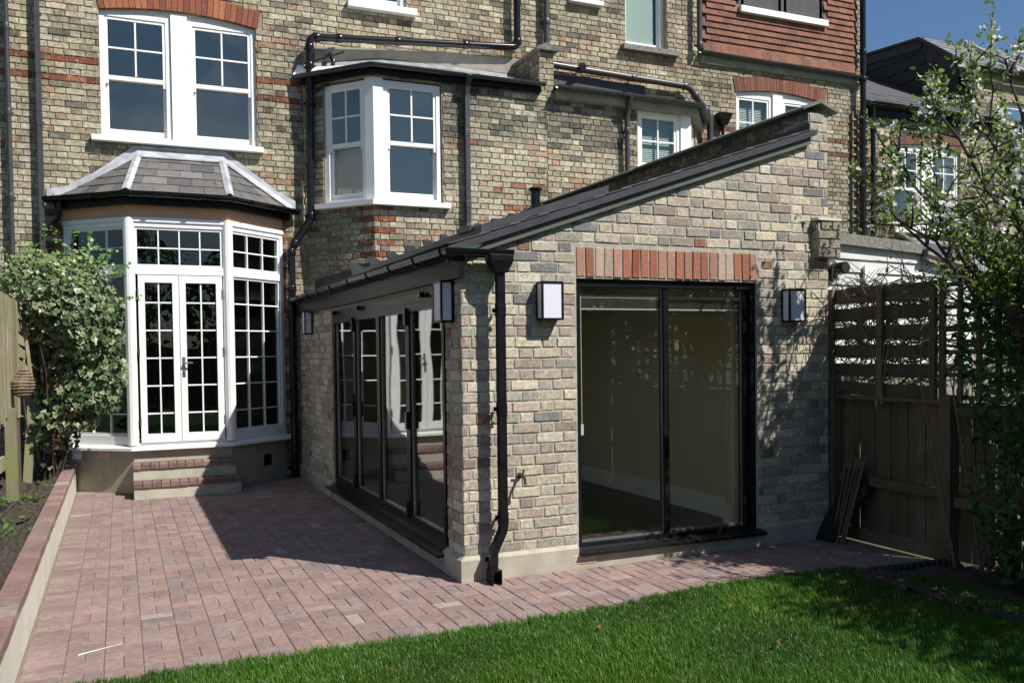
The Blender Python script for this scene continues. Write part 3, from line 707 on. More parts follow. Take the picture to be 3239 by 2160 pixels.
def slate_plane(parent, a, b_, c_, d, rows, wd, mat='slate', name='slate', pal=((.105, .100, .100), (.125, .118, .114), (.09, .086, .088)), lift=.004, ex=1.35):
    """a-b eaves, d-c top (world); courses of slates laid from the eaves up"""
    a, b_, c_, d = map(Vector, (a, b_, c_, d)); nrm = (b_ - a).cross(d - a).normalized()
    if nrm.z < 0: nrm = -nrm
    for r_ in range(rows):
        t0, t1 = r_ / rows, (r_ + ex) / rows
        L0, R0 = a.lerp(d, t0), b_.lerp(c_, t0); L1, R1 = a.lerp(d, min(1, t1)), b_.lerp(c_, min(1, t1)); ww = (R0 - L0).length
        if ww < .05: continue
        n = max(1, round(ww / wd)); off = (.5 if r_ % 2 else 0); ks = [0] + [(k + off) / n for k in range(0 if off else 1, n)] + [1]
        ks = sorted(set(ks))
        for k0, k1 in zip(ks, ks[1:]):
            if (k1 - k0) * ww < .03: continue
            e = .003 / ww; m = MB(); kf = rnd.uniform(.75, 1.25); m.col = tuple(x * kf for x in rnd.choice(pal)); j = rnd.uniform(0, .004)
            up0 = nrm * (lift + .010 + j); up1 = nrm * (lift + .001)
            q = [L0.lerp(R0, k0 + e) + up0, L0.lerp(R0, k1 - e) + up0, L1.lerp(R1, k1 - e) + up1, L1.lerp(R1, k0 + e) + up1]
            m.add([tuple(p) for p in q] + [tuple(p - nrm * .007) for p in q], [(0, 1, 2, 3), (7, 6, 5, 4), (0, 4, 5, 1), (1, 5, 6, 2), (2, 6, 7, 3), (3, 7, 4, 0)])
            m.build(name, mat, parent)
slate_plane(broof, E1, E2, T1, T0, 5, .26); slate_plane(broof, E0, E1, T0, T0, 5, .24); slate_plane(broof, E2, E3, T1, T1, 5, .24)
for p, q in ((E1, T0), (E2, T1)):
    p, q = Vector(p), Vector(q); s_ = Vector((.045, 0, 0)); n_ = Vector((0, -.02, .035)); h = MB()
    h.add([tuple(p - s_ + n_ * .5), tuple(p + n_), tuple(p + s_ + n_ * .5), tuple(q + s_ + n_ * .5), tuple(q + n_), tuple(q - s_ + n_ * .5)], [(0, 1, 4, 5), (1, 2, 3, 4)]); h.build('hip_flashing', 'lead', broof)
fl = MB(); top = [(-2.86, 3.40), (-2.86, 3.53), (-2.55, 3.60), (-1.90, 4.11), (-.86, 4.12), (-.22, 3.66), (.0, 3.55), (.0, 3.42)]
fl.prism(FA, top + [(-.1, 3.42), (-.90, 3.985), (-1.86, 3.985), (-2.72, 3.42)], .004, .018)
fl.sweep([(-2.78, YA - .01, 3.44), (-1.87, YA - .01, 4.0), (-.89, YA - .01, 4.0), (-.05, YA - .01, 3.44)], [(0.0, .06), (.03, .05), (.12, -.03), (.12, -.045), (0, -.02)])
fl.build('flashing', 'lead', broof)
# bits on the plinth
c = MB(); c.box(FL, .42, .62, -.001, .008, .40, .47); g = c.build('air_brick', 'terracotta', house)
c = MB(); c.box(FR_, .28, .40, -.001, .007, .39, .46); c.build('air_brick', 'terracotta', house)
c = MB(); c.box(FR_, .55, .68, 0, .010, .19, .33); c.build('vent_grille', 'blackpipe', house)
c = MB(); c.box(FL, .10, .20, -.002, .05, .38, .48); c.lathe((FL.p(.15, .05, .43), (FL.s, -FL.c, 0)), [(.034, 0), (.034, .008), (.02, .02), (.001, .024)], 14)
c = c.build('security_sensor', 'whitew'); tag(c, 'small white outdoor sensor on the grey bay plinth', 'sensor')
hr = MB(); hr.slab([(-6.2, YA - .4, 8.5), (3.25, YA - .4, 8.5), (3.25, YA + 4.5, 11.8), (-6.2, YA + 4.5, 11.8)], .12); hr.build('roof', 'felt', house)

# ------------------------------------------------------------------ second house
h2 = thing('terraced_house', 'neighbouring brick house with red tile-hung upper storey above an arched window', 'house', (6.5, YA, 0))
mort = MB(); P2 = [(5.60, YB), (6.28, YA)]; FC2 = Fr.between(*P2)
wall_body(mort, FA, 3.25, 9.78, -.05, 8.6, [(4.99, 5.73, 6.19, 8.1), (7.05, 8.87, 4.0, 5.80), (7.12, 8.80, 7.06, 8.3), (4.10, 4.50, 6.76, 7.9)])
wall_body(mort, FB, 3.25, 5.60, 2.0, 5.08, [(4.69, 5.75, 3.5, 4.98)]); wall_body(mort, FC2, .004, FC2.len, 2.0, 5.08, [(-.1, .75, 3.5, 4.98)])
wall2 = mort.build('wall', 'mortar_old', h2)
bk = Bricks(wall2, 'brick_old'); arch2 = arch(wall2, FA, 7.955, .93, 5.70, .09, .225, 29, [(1, (.20, .085, .055)), (.5, (.15, .065, .045))])
def mask2(u, z):
    if arch2(u, z) or (7.05 < u < 8.87 and z < 5.80) or (4.99 < u < 5.73 and z > 6.10) or (4.05 < u < 4.56 and z > 6.66): return False
    if 6.33 < u < 9.52 and z > 6.24: return False
    if z < 5.40 and u < 6.25: return False
    return True
lay(bk, FA, 3.25, 9.78, 3.4, 8.3, mask2, PAL_A, colorfn=lambda u, z: pick([(1, (.22, .10, .065))]) if abs(z - 5.085) < .037 or abs(z - 4.855) < .037 else None, start=.11)
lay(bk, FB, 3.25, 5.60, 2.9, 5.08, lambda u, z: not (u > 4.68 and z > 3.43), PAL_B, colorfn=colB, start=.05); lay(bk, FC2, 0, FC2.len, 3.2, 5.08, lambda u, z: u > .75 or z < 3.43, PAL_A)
bk.finish(300)
# tile hanging
th = MB(); th.box(FA, 6.35, 9.50, .0, .03, 6.26, 8.4); th = th.build('tile_hanging', 'felt', h2)
TM = []
for k in range(8):
    m = MB(); x = .081; m.add([(-x, -.034, 0), (x, -.034, 0), (x, -.004, .135), (-x, -.004, .135), (-x, -.020, 0), (x, -.020, 0), (x, .006, .135), (-x, .006, .135)], [(0, 1, 2, 3), (0, 4, 5, 1), (1, 5, 6, 2), (3, 7, 4, 0)]); TM.append(m.mesh('tile', 'tile'))
tl = []
for r_ in range(20):
    z = 6.245 + r_ * .1
    for k in range(20):
        x = 6.43 + k * .165 + (.0825 if r_ % 2 else 0)
        if x > 9.50 or (7.08 < x < 8.86 and z > 6.93): continue
        tl.append((score((x, YA, z + .05), 1), x, z))
tl.sort(key=lambda t: -t[0]); m = MB()
for n, (s_, x, z) in enumerate(tl):
    if n < 300:
        o = bpy.data.objects.new('tile', rnd.choice(TM)); o.color = (*pick([(1, (.235, .098, .060)), (.5, (.205, .09, .062)), (.3, (.175, .072, .05))]), 1); link(o, th, (x, YA - .03 - (.03 if z < 6.3 else 0), z)); o.rotation_euler = (rnd.gauss(0, .02), rnd.gauss(0, .008), rnd.gauss(0, .01))
    else: m.col = (.28, .10, .065); m.box(FA, x - .081, x + .081, .03, .05, z, z + .1)
if m.v: tag(m.build('tile_field', 'tile', th), kind='stuff')
fb = MB(); fb.box(FA, 6.33, 9.56, .0, .05, 6.07, 6.20); fb.build('fascia', 'render_grey', h2)
gutter(h2, [(6.28, YA - .05, 6.235), (9.72, YA - .05, 6.205)], .05, 'greypipe', (.05, .3, .52, .75, .97), label='dark gutter under the red hung tiles')
# its windows
wb = sash(h2, FA, 4.99, 5.73, 6.19, 8.05, w=-.10, glass='glass', split=.9, rows=1, cols=1, label='tall window with a white blind'); c = MB(); c.box(FA, 5.06, 5.60, -.20, -.19, 6.25, 8.0); c.build('roller_blind', 'blinds', wb); sill(h2, FA, 4.90, 5.90, 6.10, 6.19, -.12, .10, 'stone')
w2 = sash(h2, FA, 7.05, 7.80, 4.0, 5.70, split=.52, glass='glass', label='left sash below the dark arch'); blind(w2, FA, 7.12, 7.74, 4.1, 5.66, -.17); w3 = sash(h2, FA, 8.0, 8.87, 4.0, 5.70, split=.52, glass='glass', label='right sash below the dark arch'); blind(w3, FA, 8.07, 8.8, 4.1, 5.66, -.17)
c = MB(); c.box(FA, 7.80, 8.0, -.13, -.02, 4.0, 5.74); c.box(FA, 7.05, 8.87, -.14, -.06, 5.702, 5.81); c.build('mullion', 'whitew', h2)
for (a, b_) in ((7.12, 7.93), (7.99, 8.80)):
    q = sash(h2, FA, a, b_, 7.06, 8.3, w=.03, split=.9, rows=1, cols=1, label='casement in the tile hanging'); blind(q, FA, a + .07, b_ - .07, 7.1, 8.2, -.1)
sill(h2, FA, 7.06, 8.86, 6.95, 7.06, -.05, .12); sash(h2, FA, 4.10, 4.50, 6.76, 7.9, label='narrow upper window with only its foot in view'); sill(h2, FA, 4.02, 4.56, 6.68, 6.755, -.1, .09)
wb2 = sash(h2, FB, 4.69, 5.42, 3.50, 4.98, w=-.035, glass='glass', split=.5, label='sash window of the far shallow bay'); blind(wb2, FB, 4.76, 5.36, 3.6, 4.95, -.15)
c = MB(); cp = [FB.p(5.424, -.012, 0), FB.p(5.60, -.012, 0), FC2.p(.12, -.012, 0), FC2.p(.12, -.14, 0), FB.p(5.424, -.14, 0)]
c.add([(x, y, 3.50) for x, y, z in cp] + [(x, y, 5.0) for x, y, z in cp], [(4, 3, 2, 1, 0), (5, 6, 7, 8, 9)] + [(i, (i + 1) % 5, 5 + (i + 1) % 5, 5 + i) for i in range(5)]); c.build('corner_post', 'whitew', h2)
sash(h2, FC2, .13, .74, 3.5, 4.98, w=-.035, label='canted sash of the far shallow bay')
room(h2, FB, 3.6, 6.0, 3.1, 5.06, -5, -.9); room(h2, FA, 6.8, 9.2, 3.8, 6.0, -3, -.27); room(h2, FA, 4.0, 9.2, 6.1, 8.4, -3, -.27)
fc = MB(); fc.sweep([(3.36, YB, 4.98), (5.60, YB, 4.98), FC2.p(FC2.len, 0, 4.98)], [(-.02, .0), (.10, .0), (.10, .12), (-.02, .12)]); fc.build('fascia', 'render_grey', h2)
gutter(h2, [(3.33, YB - .10, 5.14), (5.64, YB - .10, 5.12), FC2.p(FC2.len, .10, 5.12)], .055, 'greypipe', (.05, .3, .45, .7, .92), label='dark gutter along the far shallow bay')
rf = MB(); a0, a1, a2, a3, a4 = (3.36, YB - .11, 5.13), (5.65, YB - .11, 5.11), (5.15, YA - .01, 5.45), (3.36, YA - .01, 5.45), FC2.p(FC2.len + .05, .1, 5.11)
rf.slab([a0, a1, a2, a3], .03); rf.add([a1, a4, a2], [(0, 1, 2)]); rf = rf.build('bay_roof', 'felt', h2)
slate_plane(rf, a0, a1, a2, a3, 5, .165, 'tile', 'tile', ((.17, .085, .06), (.13, .07, .05)))
slate_plane(rf, a1, a4, a2, a2, 5, .165, 'tile', 'tile', ((.17, .085, .06), (.13, .07, .05)))
r = MB(); r.box(FA, 3.37, 5.3, .002, .03, 5.44, 5.60); r.build('flashing', 'leadd', h2)
hr = MB(); hr.slab([(3.25, YA - .4, 8.5), (9.9, YA - .4, 8.5), (9.9, YA + 4.5, 11.8), (3.25, YA + 4.5, 11.8)], .12); hr.build('roof', 'felt', h2)
ew = MB(); ew.box(W0, 9.62, 9.779, -(YA + 6), -(YA + .27), -.05, 8.6); ew.build('side_wall', 'mortar_old', h2)

# ------------------------------------------------------------------ third house, low, with arched window
h3 = thing('terraced_house', 'lower brick house behind the apple tree with a wide arched window', 'house', (11.3, YA, 0))
FA3 = Fr(0, YA + .05)
mort = MB(); wall_body(mort, FA3, 9.79, 13.6, -.05, 5.66, [(10.50, 12.18, 3.70, 5.22)]); wall3 = mort.build('wall', 'mortar_old', h3)
bk = Bricks(wall3, 'brick_old'); ar3 = arch(wall3, FA3, 11.34, .87, 5.14, .08, .225, 27, [(1, (.17, .08, .055)), (.5, (.13, .06, .045))])
lay(bk, FA3, 9.79, 13.6, 1.0, 5.66, lambda u, z: not (ar3(u, z) or (10.5 < u < 12.18 and 3.62 < z < 5.22)), PAL_A, colorfn=lambda u, z: pick([(1, (.22, .10, .065))]) if abs(z - 4.40) < .037 else None); bk.finish(300)
w4 = sash(h3, FA3, 10.50, 11.22, 3.70, 5.14, label='left sash of the far arched window with net curtains'); w5 = sash(h3, FA3, 11.46, 12.18, 3.70, 5.14, label='right sash of the far arched window')
c = MB(); c.box(FA3, 11.22, 11.46, -.13, -.02, 3.70, 5.16); c.box(FA3, 10.5, 12.18, -.14, -.06, 5.142, 5.22); c.build('mullion', 'whitew', h3); sill(h3, FA3, 10.42, 12.3, 3.60, 3.705, -.1, .10)
for ww, a, s_ in ((w4, 10.55, 1), (w5, 12.13, -1)):
    c = MB()
    for k in range(8):
        u0, u1 = a + s_ * .05 * k, a + s_ * .05 * (k + 1); zb = 4.45 - .0 + .09 * max(0, k - 2)
        c.add([FA3.p(u0, -.16 - .02 * (k % 2), zb), FA3.p(u1, -.16 - .02 * ((k + 1) % 2), zb + .05), FA3.p(u1, -.16 - .02 * ((k + 1) % 2), 5.1), FA3.p(u0, -.16 - .02 * (k % 2), 5.1)], [(0, 1, 2, 3)])
    c.build('curtain', 'curtain', ww)
room(h3, FA3, 10.2, 12.6, 3.5, 5.4, -3, -.27)
gutter(h3, [(9.80, YA - .08, 5.80), (13.6, YA - .08, 5.78)], .055, 'blackpipe', (.1, .5)); c = MB(); c.box(FA3, 9.8, 13.6, .0, .09, 5.60, 5.74); c.build('fascia', 'blackpaint', h3)
rf = MB(); rf.slab([(9.79, YA - .12, 5.80), (13.0, YA - .12, 5.80), (13.0, YA + 4, 8.0), (9.79, YA + 4, 8.0)], .05); rf = rf.build('roof', 'felt', h3)
slate_plane(rf, (9.79, YA - .12, 5.80), (12.8, YA - .12, 5.80), (12.8, YA + .9, 6.345), (9.79, YA + .9, 6.345), 5, .3, pal=((.075, .075, .08), (.095, .095, .10)))

# ------------------------------------------------------------------ fourth house: slate-clad mansard
h4 = thing('house', 'far house with a black slate-clad gable end and grey slate roof', 'house', (15, 7, 0))
FG = Fr(12.8, 0, -math.pi / 2)
c = MB(); prof = [(-13, 5.0), (-13, 8.10), (-7.5, 7.72), (-6.36, 6.90), (-6.36, 5.0)]; c.prism(FG, prof[::-1], -.2, 0); c = c.build('gable', 'felt', h4)
for r_ in range(9):   # large slates on the gable
    z0 = 5.75 + r_ * .25
    for k in range(14):
        y0 = 6.40 + k * .5 - (.25 if r_ % 2 else 0); y1 = y0 + .495; lim = lambda y: 6.90 + (y - 6.36) * .72 if y < 7.5 else 7.72
        if z0 + .2 > lim(y0 + .1) - .02 or y0 < 6.37: continue
        m = MB(); m.col = (.016 * rnd.uniform(.85, 1.15),) * 3
        m.add([FG.p(-y1, .022, z0), FG.p(-y0, .022, z0), FG.p(-y0, .006, min(lim(y0 + .1) - .01, z0 + .27)), FG.p(-y1, .006, min(lim(y1), z0 + .27)), FG.p(-y1, .0, z0), FG.p(-y0, .0, z0)], [(0, 1, 2, 3), (0, 4, 5, 1)]); m.build('slate', 'slate', c)
m = MB(); m.prism(FG, [(-13, 7.95), (-13, 8.16), (-7.42, 7.78), (-7.5, 7.56)], .001, .04); m.build('verge', 'leadd', h4)
F4 = Fr(0, 6.36); mort = MB(); wall_body(mort, F4, 12.8, 19, -.05, 6.8, [(13.7, 15.0, 4.2, 6.3)]); w_ = mort.build('wall', 'mortar_old', h4); bk = Bricks(w_, 'brick_old'); lay(bk, F4, 12.8, 16.5, 4.5, 6.8, lambda u, z: not 13.7 < u < 15.0, PAL_A); bk.finish(120)
sash(h4, F4, 13.7, 15.0, 4.3, 6.3, label='far window of the slate-roofed house')
rf = MB(); rf.slab([(12.72, 6.24, 6.86), (19, 6.24, 6.86), (19, 7.5, 7.80), (12.72, 7.5, 7.80)], .05); rf.slab([(12.72, 7.5, 7.80), (19, 7.5, 7.80), (19, 13, 8.2), (12.72, 13, 8.2)], .05); rf = rf.build('roof', 'felt', h4)
slate_plane(rf, (12.72, 6.24, 6.86), (17, 6.24, 6.86), (17, 7.5, 7.80), (12.72, 7.5, 7.80), 8, .3, pal=((.13, .14, .155), (.16, .165, .18)))
h = MB(); h.tube([(14.1, 6.22, 6.90), (14.0, 7.45, 7.85)], .04, 6); h.build('hip_flashing', 'lead', h4)
gutter(h4, [(12.75, 6.24, 6.84), (18, 6.24, 6.84)], .055, 'blackpipe', (.2,))

# ------------------------------------------------------------------ the brick extension
ext = thing('rear_extension', 'single-storey pale brick extension with sloping roof, sliding glass door and folding doors', 'extension', (0, 0, 0))
SL = 1 / 3.; EZ = 2.25
def topz(x): return EZ + SL * x
mort = MB(); wall_body(mort, FE, .008, 3.24, -.05, 2.25, [(.89, 2.51, .13, 2.09)], w0=-.30, w1=-.0065)
mort.prism(FE, [(.008, 2.251), (3.04, 2.251), (3.04, topz(3.04))], -.30, -.0065); mort.box(FE, 3.041, 3.24, -.30, -.0065, 2.251, 3.48)
mort.box(FS, -6.01, -4.03, -.28, -.012, -.05, 2.25); mort.box(FS, -.33, -.301, -.28, -.012, -.05, 2.25); mort.box(FS, -4.03, -.33, -.28, -.012, 2.04, 2.25); mort.box(FS, -4.03, -.33, -.28, -.012, -.05, .13)
wallE = mort.build('wall', 'mortar', ext); bk = Bricks(wallE, 'brick')
def maskE(u, z):
    if z > 3.40: return 3.045 < u < 3.24
    if z > topz(u) - .012 and u < 3.045: return False
    return not (.88 < u < 2.515 and z < 2.325)
lay(bk, FE, 0, 3.24, .165, 3.49, maskE, PAL_E, crs=.0752, bl=.205, hd=.098, jt=.0115, start=-.105)
lay(bk, FS, -6.0, .0, .165, 2.25, lambda u, z: u < -4.03 or u > -.33, PAL_E, crs=.0752, bl=.205, hd=.098, jt=.0115, start=.1)
bk.finish(300)
# soldier course
ln = MB(); ln.box(FE, .885, 2.512, -.1, -.008, 2.095, 2.315); ln = ln.build('lintel', 'mortar', ext); n = 21
for i in range(n):
    u = .887 + (2.512 - .887) * (i + .5) / n
    o = bpy.data.objects.new('soldier_brick', brick_mesh(.066, .212, 'redbrick')); o.color = (*pick(PAL_REDS), 1); link(o, ln, FE.p(u + rnd.uniform(-.002, .002), rnd.uniform(-.001, .004), 2.207 + rnd.uniform(-.002, .002))); o.rotation_euler = (0, rnd.uniform(-.01, .01), 0)
# plinth
c = MB(); c.sweep([(0, 6.0, 0), (0, 4.02, 0)], [(-.02, -.05), (.035, -.05), (.035, .148), (0.002, .172), (-.02, .172)])
c.sweep([(0, 4.0, 0), (0, .36, 0)], [(-.02, -.05), (.03, -.05), (.03, .10), (-.02, .10)])
c.sweep([(0, .34, 0), (0, 0, 0), (.87, 0, 0)], [(-.02, -.05), (.035, -.05), (.035, .148), (0.002, .172), (-.02, .172)])
c.sweep([(.872, 0, 0), (2.53, 0, 0)], [(-.02, -.05), (.032, -.05), (.032, .108), (-.02, .108)])
c.sweep([(2.532, 0, 0), (3.24, 0, 0)], [(-.02, -.05), (.035, -.05), (.035, .148), (0.002, .172), (-.02, .172)]); c.build('plinth', 'render', ext)
for u in (.915, 2.555):
    c = MB(); c.box(FE, u - .095, u + .095, .030, .037, .035, .100); ab = c.build('air_brick', 'terracotta', ext)
    c = MB()
    for r_ in range(2):
        for k in range(7): c.box(FE, u - .08 + k * .0255, u - .08 + k * .0255 + .010, .0365, .0375, .047 + r_ * .028, .060 + r_ * .028)
    c.build('vent_hole', 'mortar_old', ab)
# sliding door
sd = MB(); y = -.03; f_ = .05
sd.box(FE, .89, .925, -.15, y, .135, 2.085); sd.box(FE, 2.465, 2.51, -.15, y, .135, 2.085); sd.box(FE, .925, 2.465, -.15, y, 2.035, 2.085); sd.box(FE, .925, 2.465, -.15, y, .135, .168)
sd.box(FE, 1.655, 1.70, -.11, -.04, .168, 2.035); sd.box(FE, .925, .94, -.10, -.05, .168, 2.035); sd.box(FE, 2.415, 2.465, -.13, -.06, .168, 2.035)
sd = sd.build('sliding_door', 'alu', ext)
c = MB(); P = [FE.p(.875, .075, .095), FE.p(2.535, .075, .095), FE.p(2.535, -.03, .115), FE.p(.875, -.03, .115), FE.p(.875, .075, .115), FE.p(2.535, .075, .115), FE.p(2.535, -.03, .137), FE.p(.875, -.03, .137)]; c.hexa(P); c.build('sill', 'alu', sd)
c = MB(); c.box(FE, .941, 1.654, -.068, -.056, .169, .184); c.box(FE, 1.701, 2.414, -.088, -.072, .169, .184); c.box(FE, 1.645, 1.654, -.068, -.058, .185, 2.03); c.box(FE, 2.404, 2.414, -.088, -.078, .185, 2.03); c.build('glazing_bead', 'alu_light', sd)
pane(sd, FE, .94, 1.655, -.075, .168, 2.035, 'glass_big'); pane(sd, FE, 1.70, 2.415, -.095, .168, 2.035, 'glass_big')
for a, b_, ww in ((.942, 1.644, -.083), (1.702, 2.413, -.103)):
    c = MB(); c.box(FE, a, b_, ww - .03, ww, 1.955, 1.975); c.box(FE, a, b_, ww - .028, ww - .002, 1.868, 1.880)
    bl = c.build('blind', 'blinds', sd); c = MB()
    for k in range(14): c.box(FE, a + .003, b_ - .003, ww - .026, ww - .004, 1.883 + k * .005, 1.886 + k * .005)
    tag(c.build('blind_slats', 'steel', bl), kind='stuff'); c = MB(); c.tube([FE.p(a + .02, ww + .005, 1.985), FE.p(a + .022, ww + .005, 1.02)], .0035, 5); c.box(FE, a + .012, a + .034, ww, ww + .01, .95, 1.03); c.build('cord', 'blinds', bl)
# folding doors
bf = MB(); f0, f1 = -4.03, -.33
bf.box(FS, f0, f0 + .06, -.12, -.02, .13, 2.04); bf.box(FS, f1 - .06, f1, -.12, -.02, .13, 2.04); bf.box(FS, f0 + .06, f1 - .06, -.12, -.02, 1.965, 2.04); bf.box(FS, f0 + .06, f1 - .06, -.12, -.02, .13, .17)
bf = bf.build('folding_door_frame', 'alu', ext)
c = MB(); c.hexa([FS.p(f0 - .06, .085, .105), FS.p(f1 + .02, .085, .105), FS.p(f1 + .02, -.02, .115), FS.p(f0 - .06, -.02, .115), FS.p(f0 - .06, .085, .122), FS.p(f1 + .02, .085, .122), FS.p(f1 + .02, -.02, .135), FS.p(f0 - .06, -.02, .135)]); c.build('sill', 'alu', bf)
pw = (f1 - f0 - .12) / 4
for k in range(4):
    u0 = f0 + .06 + k * pw + .002; u1 = u0 + pw - .004; m = MB()
    for q in ((u0, u0 + .045, .172, 1.962), (u1 - .045, u1, .172, 1.962), (u0 + .045, u1 - .045, 1.90, 1.962), (u0 + .045, u1 - .045, .172, .25)): m.box(FS, q[0], q[1], -.085, -.012, q[2], q[3])
    d = m.build('folding_door', 'alu', ext)
    m = MB(); m.box(FS, u0 + .046, u1 - .046, -.04, -.03, .2505, .260); m.box(FS, u0 + .0455, u0 + .053, -.04, -.03, .261, 1.899); m.build('glazing_bead', 'alu_light', d)
    pane(d, FS, u0 + .045, u1 - .045, -.045, .25, 1.90, 'glass_fold')
    for z in (.30, 1.02, 1.86):
        if k in (1, 3): m = MB(); m.box(FS, u0 - .025, u0 + .022, -.012, .012, z - .07, z + .07); m.build('hinge', 'blackpipe', d)
    if k == 0: m = MB(); m.box(FS, u1 - .045, u1 - .015, -.012, .002, .95, 1.17); m.tube([FS.p(u1 - .03, 0, 1.08), FS.p(u1 - .03, .05, 1.08), FS.p(u1 - .16, .052, 1.08)], .009, 8); m.build('handle', 'blackpipe', d)
for yy in (3.9, 2.86, .9, .55):
    m = MB(); m.box(FS, -yy - .08, -yy + .08, -.012, .008, 2.0, 2.012); m.box(FS, -yy + .05, -yy + .09, -.012, .03, 1.99, 2.03); m.build('trickle_vent', 'blackpipe', bf)
# roof, verge, fascia, gutter
rf = MB(); x0, x1 = -.10, 3.036
def roofpt(x, y, dz=0): return (x, y, topz(x) + .012 + dz)
[rf.slab([roofpt(q[0], q[2], .05), roofpt(q[1], q[2], .05), roofpt(q[1], q[3], .05), roofpt(q[0], q[3], .05)], .05) for q in ((x0, x1, -.05, .25), (x0, x1, 3.4, 5.20), (x0, .30, .2501, 3.3999), (1.17, x1, .2501, 3.3999))]; rf.slab([roofpt(x0, 5.201, .05), roofpt(.10, 5.201, .05), roofpt(.10, 5.99, .05), roofpt(x0, 5.99, .05)], .05); rf = rf.build('roof', 'felt', ext)
for q in ((3.5, 5.2, x0, x1, 14), (-.06, .15, x0, x1, 14), (.151, 3.499, x0, .22, 2), (.151, 3.499, 1.25, x1, 8)): slate_plane(rf, roofpt(q[2], q[1], .055), roofpt(q[2], q[0], .055), roofpt(q[3], q[0], .055), roofpt(q[3], q[1], .055), q[4], .25, name='slate', pal=((.06, .06, .065), (.08, .08, .085)))
c = MB(); c.prism(FE, [(-.10, topz(-.10) - .045), (3.03, topz(3.03) - .045), (3.03, topz(3.03) + .008), (-.10, topz(-.10) + .008)], .0, .035); c.build('verge_board', 'verge', ext)
c = MB(); c.prism(FE, [(-.12, topz(-.12) + .012), (3.07, topz(3.07) + .012), (3.07, topz(3.07) + .058), (-.12, topz(-.12) + .058)], .03, .062); c.build('verge_trim', 'leadd', ext)
c = MB(); c.prism(Fr(3.038, 0, -math.pi / 2), [(-5.2, 3.27), (.02, 3.27), (.02, 3.375), (-5.2, 3.375)], .0, .012); c.build('parapet_flashing', 'leadd', ext)
c = MB(); c.box(FS, -5.90, .12, .012, .055, 2.065, 2.205); c.build('fascia', 'blackpaint', ext, label='glossy black fascia board above the folding doors')
gutter(ext, [(-.055, 5.90, 2.275), (-.055, -.055, 2.255), (.33, -.055, 2.25)], .056, 'blackpipe', (.03, .12, .21, .30, .40, .52, .63, .74, .84, .935), label='black gutter wrapping the extension corner')
# roof light
def rp(x, y, dz): return (x, y, topz(x) + .062 + dz)
c = MB(); a_ = [(.22, .15), (1.25, .15), (1.25, 3.5), (.22, 3.5)]
c.add([rp(x, y, 0) for x, y in a_] + [rp(x, y, .075) for x, y in a_], [(0, 1, 5, 4), (1, 2, 6, 5), (2, 3, 7, 6), (3, 0, 4, 7)]); [c.add([rp(q[0], q[2], .076), rp(q[1], q[2], .076), rp(q[1], q[3], .076), rp(q[0], q[3], .076)], [(0, 1, 2, 3)]) for q in ((.22, 1.25, .15, .25), (.22, 1.25, 3.4, 3.5), (.22, .30, .25, 3.4), (1.17, 1.25, .25, 3.4))]; rl = c.build('roof_light', 'greypipe', ext)
c = MB(); c.add([rp(.30, .25, .08), rp(1.17, .25, .08), rp(1.17, 3.4, .08), rp(.30, 3.4, .08)], [(0, 1, 2, 3)]); c.build('pane', 'glass_big', rl)
c = MB(); c.box(W0, .20, .26, -.6, -.33, topz(.22) + .12, topz(.22) + .155); c.build('hinge_cover', 'greypipe', rl)
c = MB(); c.add([rp(.29, .24, -.02), rp(1.18, .24, -.02), rp(1.18, 3.41, -.02), rp(.29, 3.41, -.02)], [(0, 1, 2, 3)]); c.build('blind', MT['light_diffuser'], rl)  # invented blind, added unseen under the roof light to diffuse the sun
gm = MB(); gm.add([(-.03, -.066, 2.262), (.10, -.066, 2.268), (.14, -.066, 2.30), (.02, -.066, 2.275)], [(0, 1, 2, 3)]); gm.build('membrane', 'green_sheet', ext)
# stepped lead flashing on the wall behind
for k in range(11):
    x = .55 + k * .24; zz = topz(x) + .05
    c = MB(); c.prism(FB, [(x, zz), (x + .27, zz + .09), (x + .02, zz + .135 + .08), (x - .06, zz + .135 + .08)], .004, .010); c.build('step_flashing', 'leadd', ext)
for k in range(4):
    u = .15 + k * .22; q = FCB.p(u, 0, 0); zz = topz(q[0]) + .05; c = MB(); c.prism(FCB, [(u, zz), (u + .26, zz + .06), (u + .2, zz + .20), (u, zz + .16)], .004, .010); c.build('step_flashing', 'leadd', ext)
# parapet with coping
pb = MB(); pb.box(W0, 3.052, 3.235, -5.2, -.301, 2.6, 3.48); par = pb.build('parapet', 'mortar_old', ext); bk = Bricks(par, 'brick')
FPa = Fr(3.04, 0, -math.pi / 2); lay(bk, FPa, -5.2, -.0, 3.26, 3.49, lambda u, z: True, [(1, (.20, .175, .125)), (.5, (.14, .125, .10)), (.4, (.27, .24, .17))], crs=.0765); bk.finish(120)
k = 0; yy = -.035
while yy < 5.15:
    L_ = rnd.uniform(.55, .75); c = MB(); j = rnd.uniform(0, .008)
    c.add([(x, y_, z + j) for y_ in (yy, min(yy + L_, 5.2)) for x, z in ((2.955, 3.487), (2.955, 3.507), (3.14, 3.585), (3.325, 3.507), (3.325, 3.487), (3.14, 3.555))], [(5, 4, 3, 2, 1, 0), (6, 7, 8, 9, 10, 11)] + [(i, (i + 1) % 6, 6 + (i + 1) % 6, 6 + i) for i in range(6)]); c.build('coping_slab', 'coping', par); yy += L_ + .006
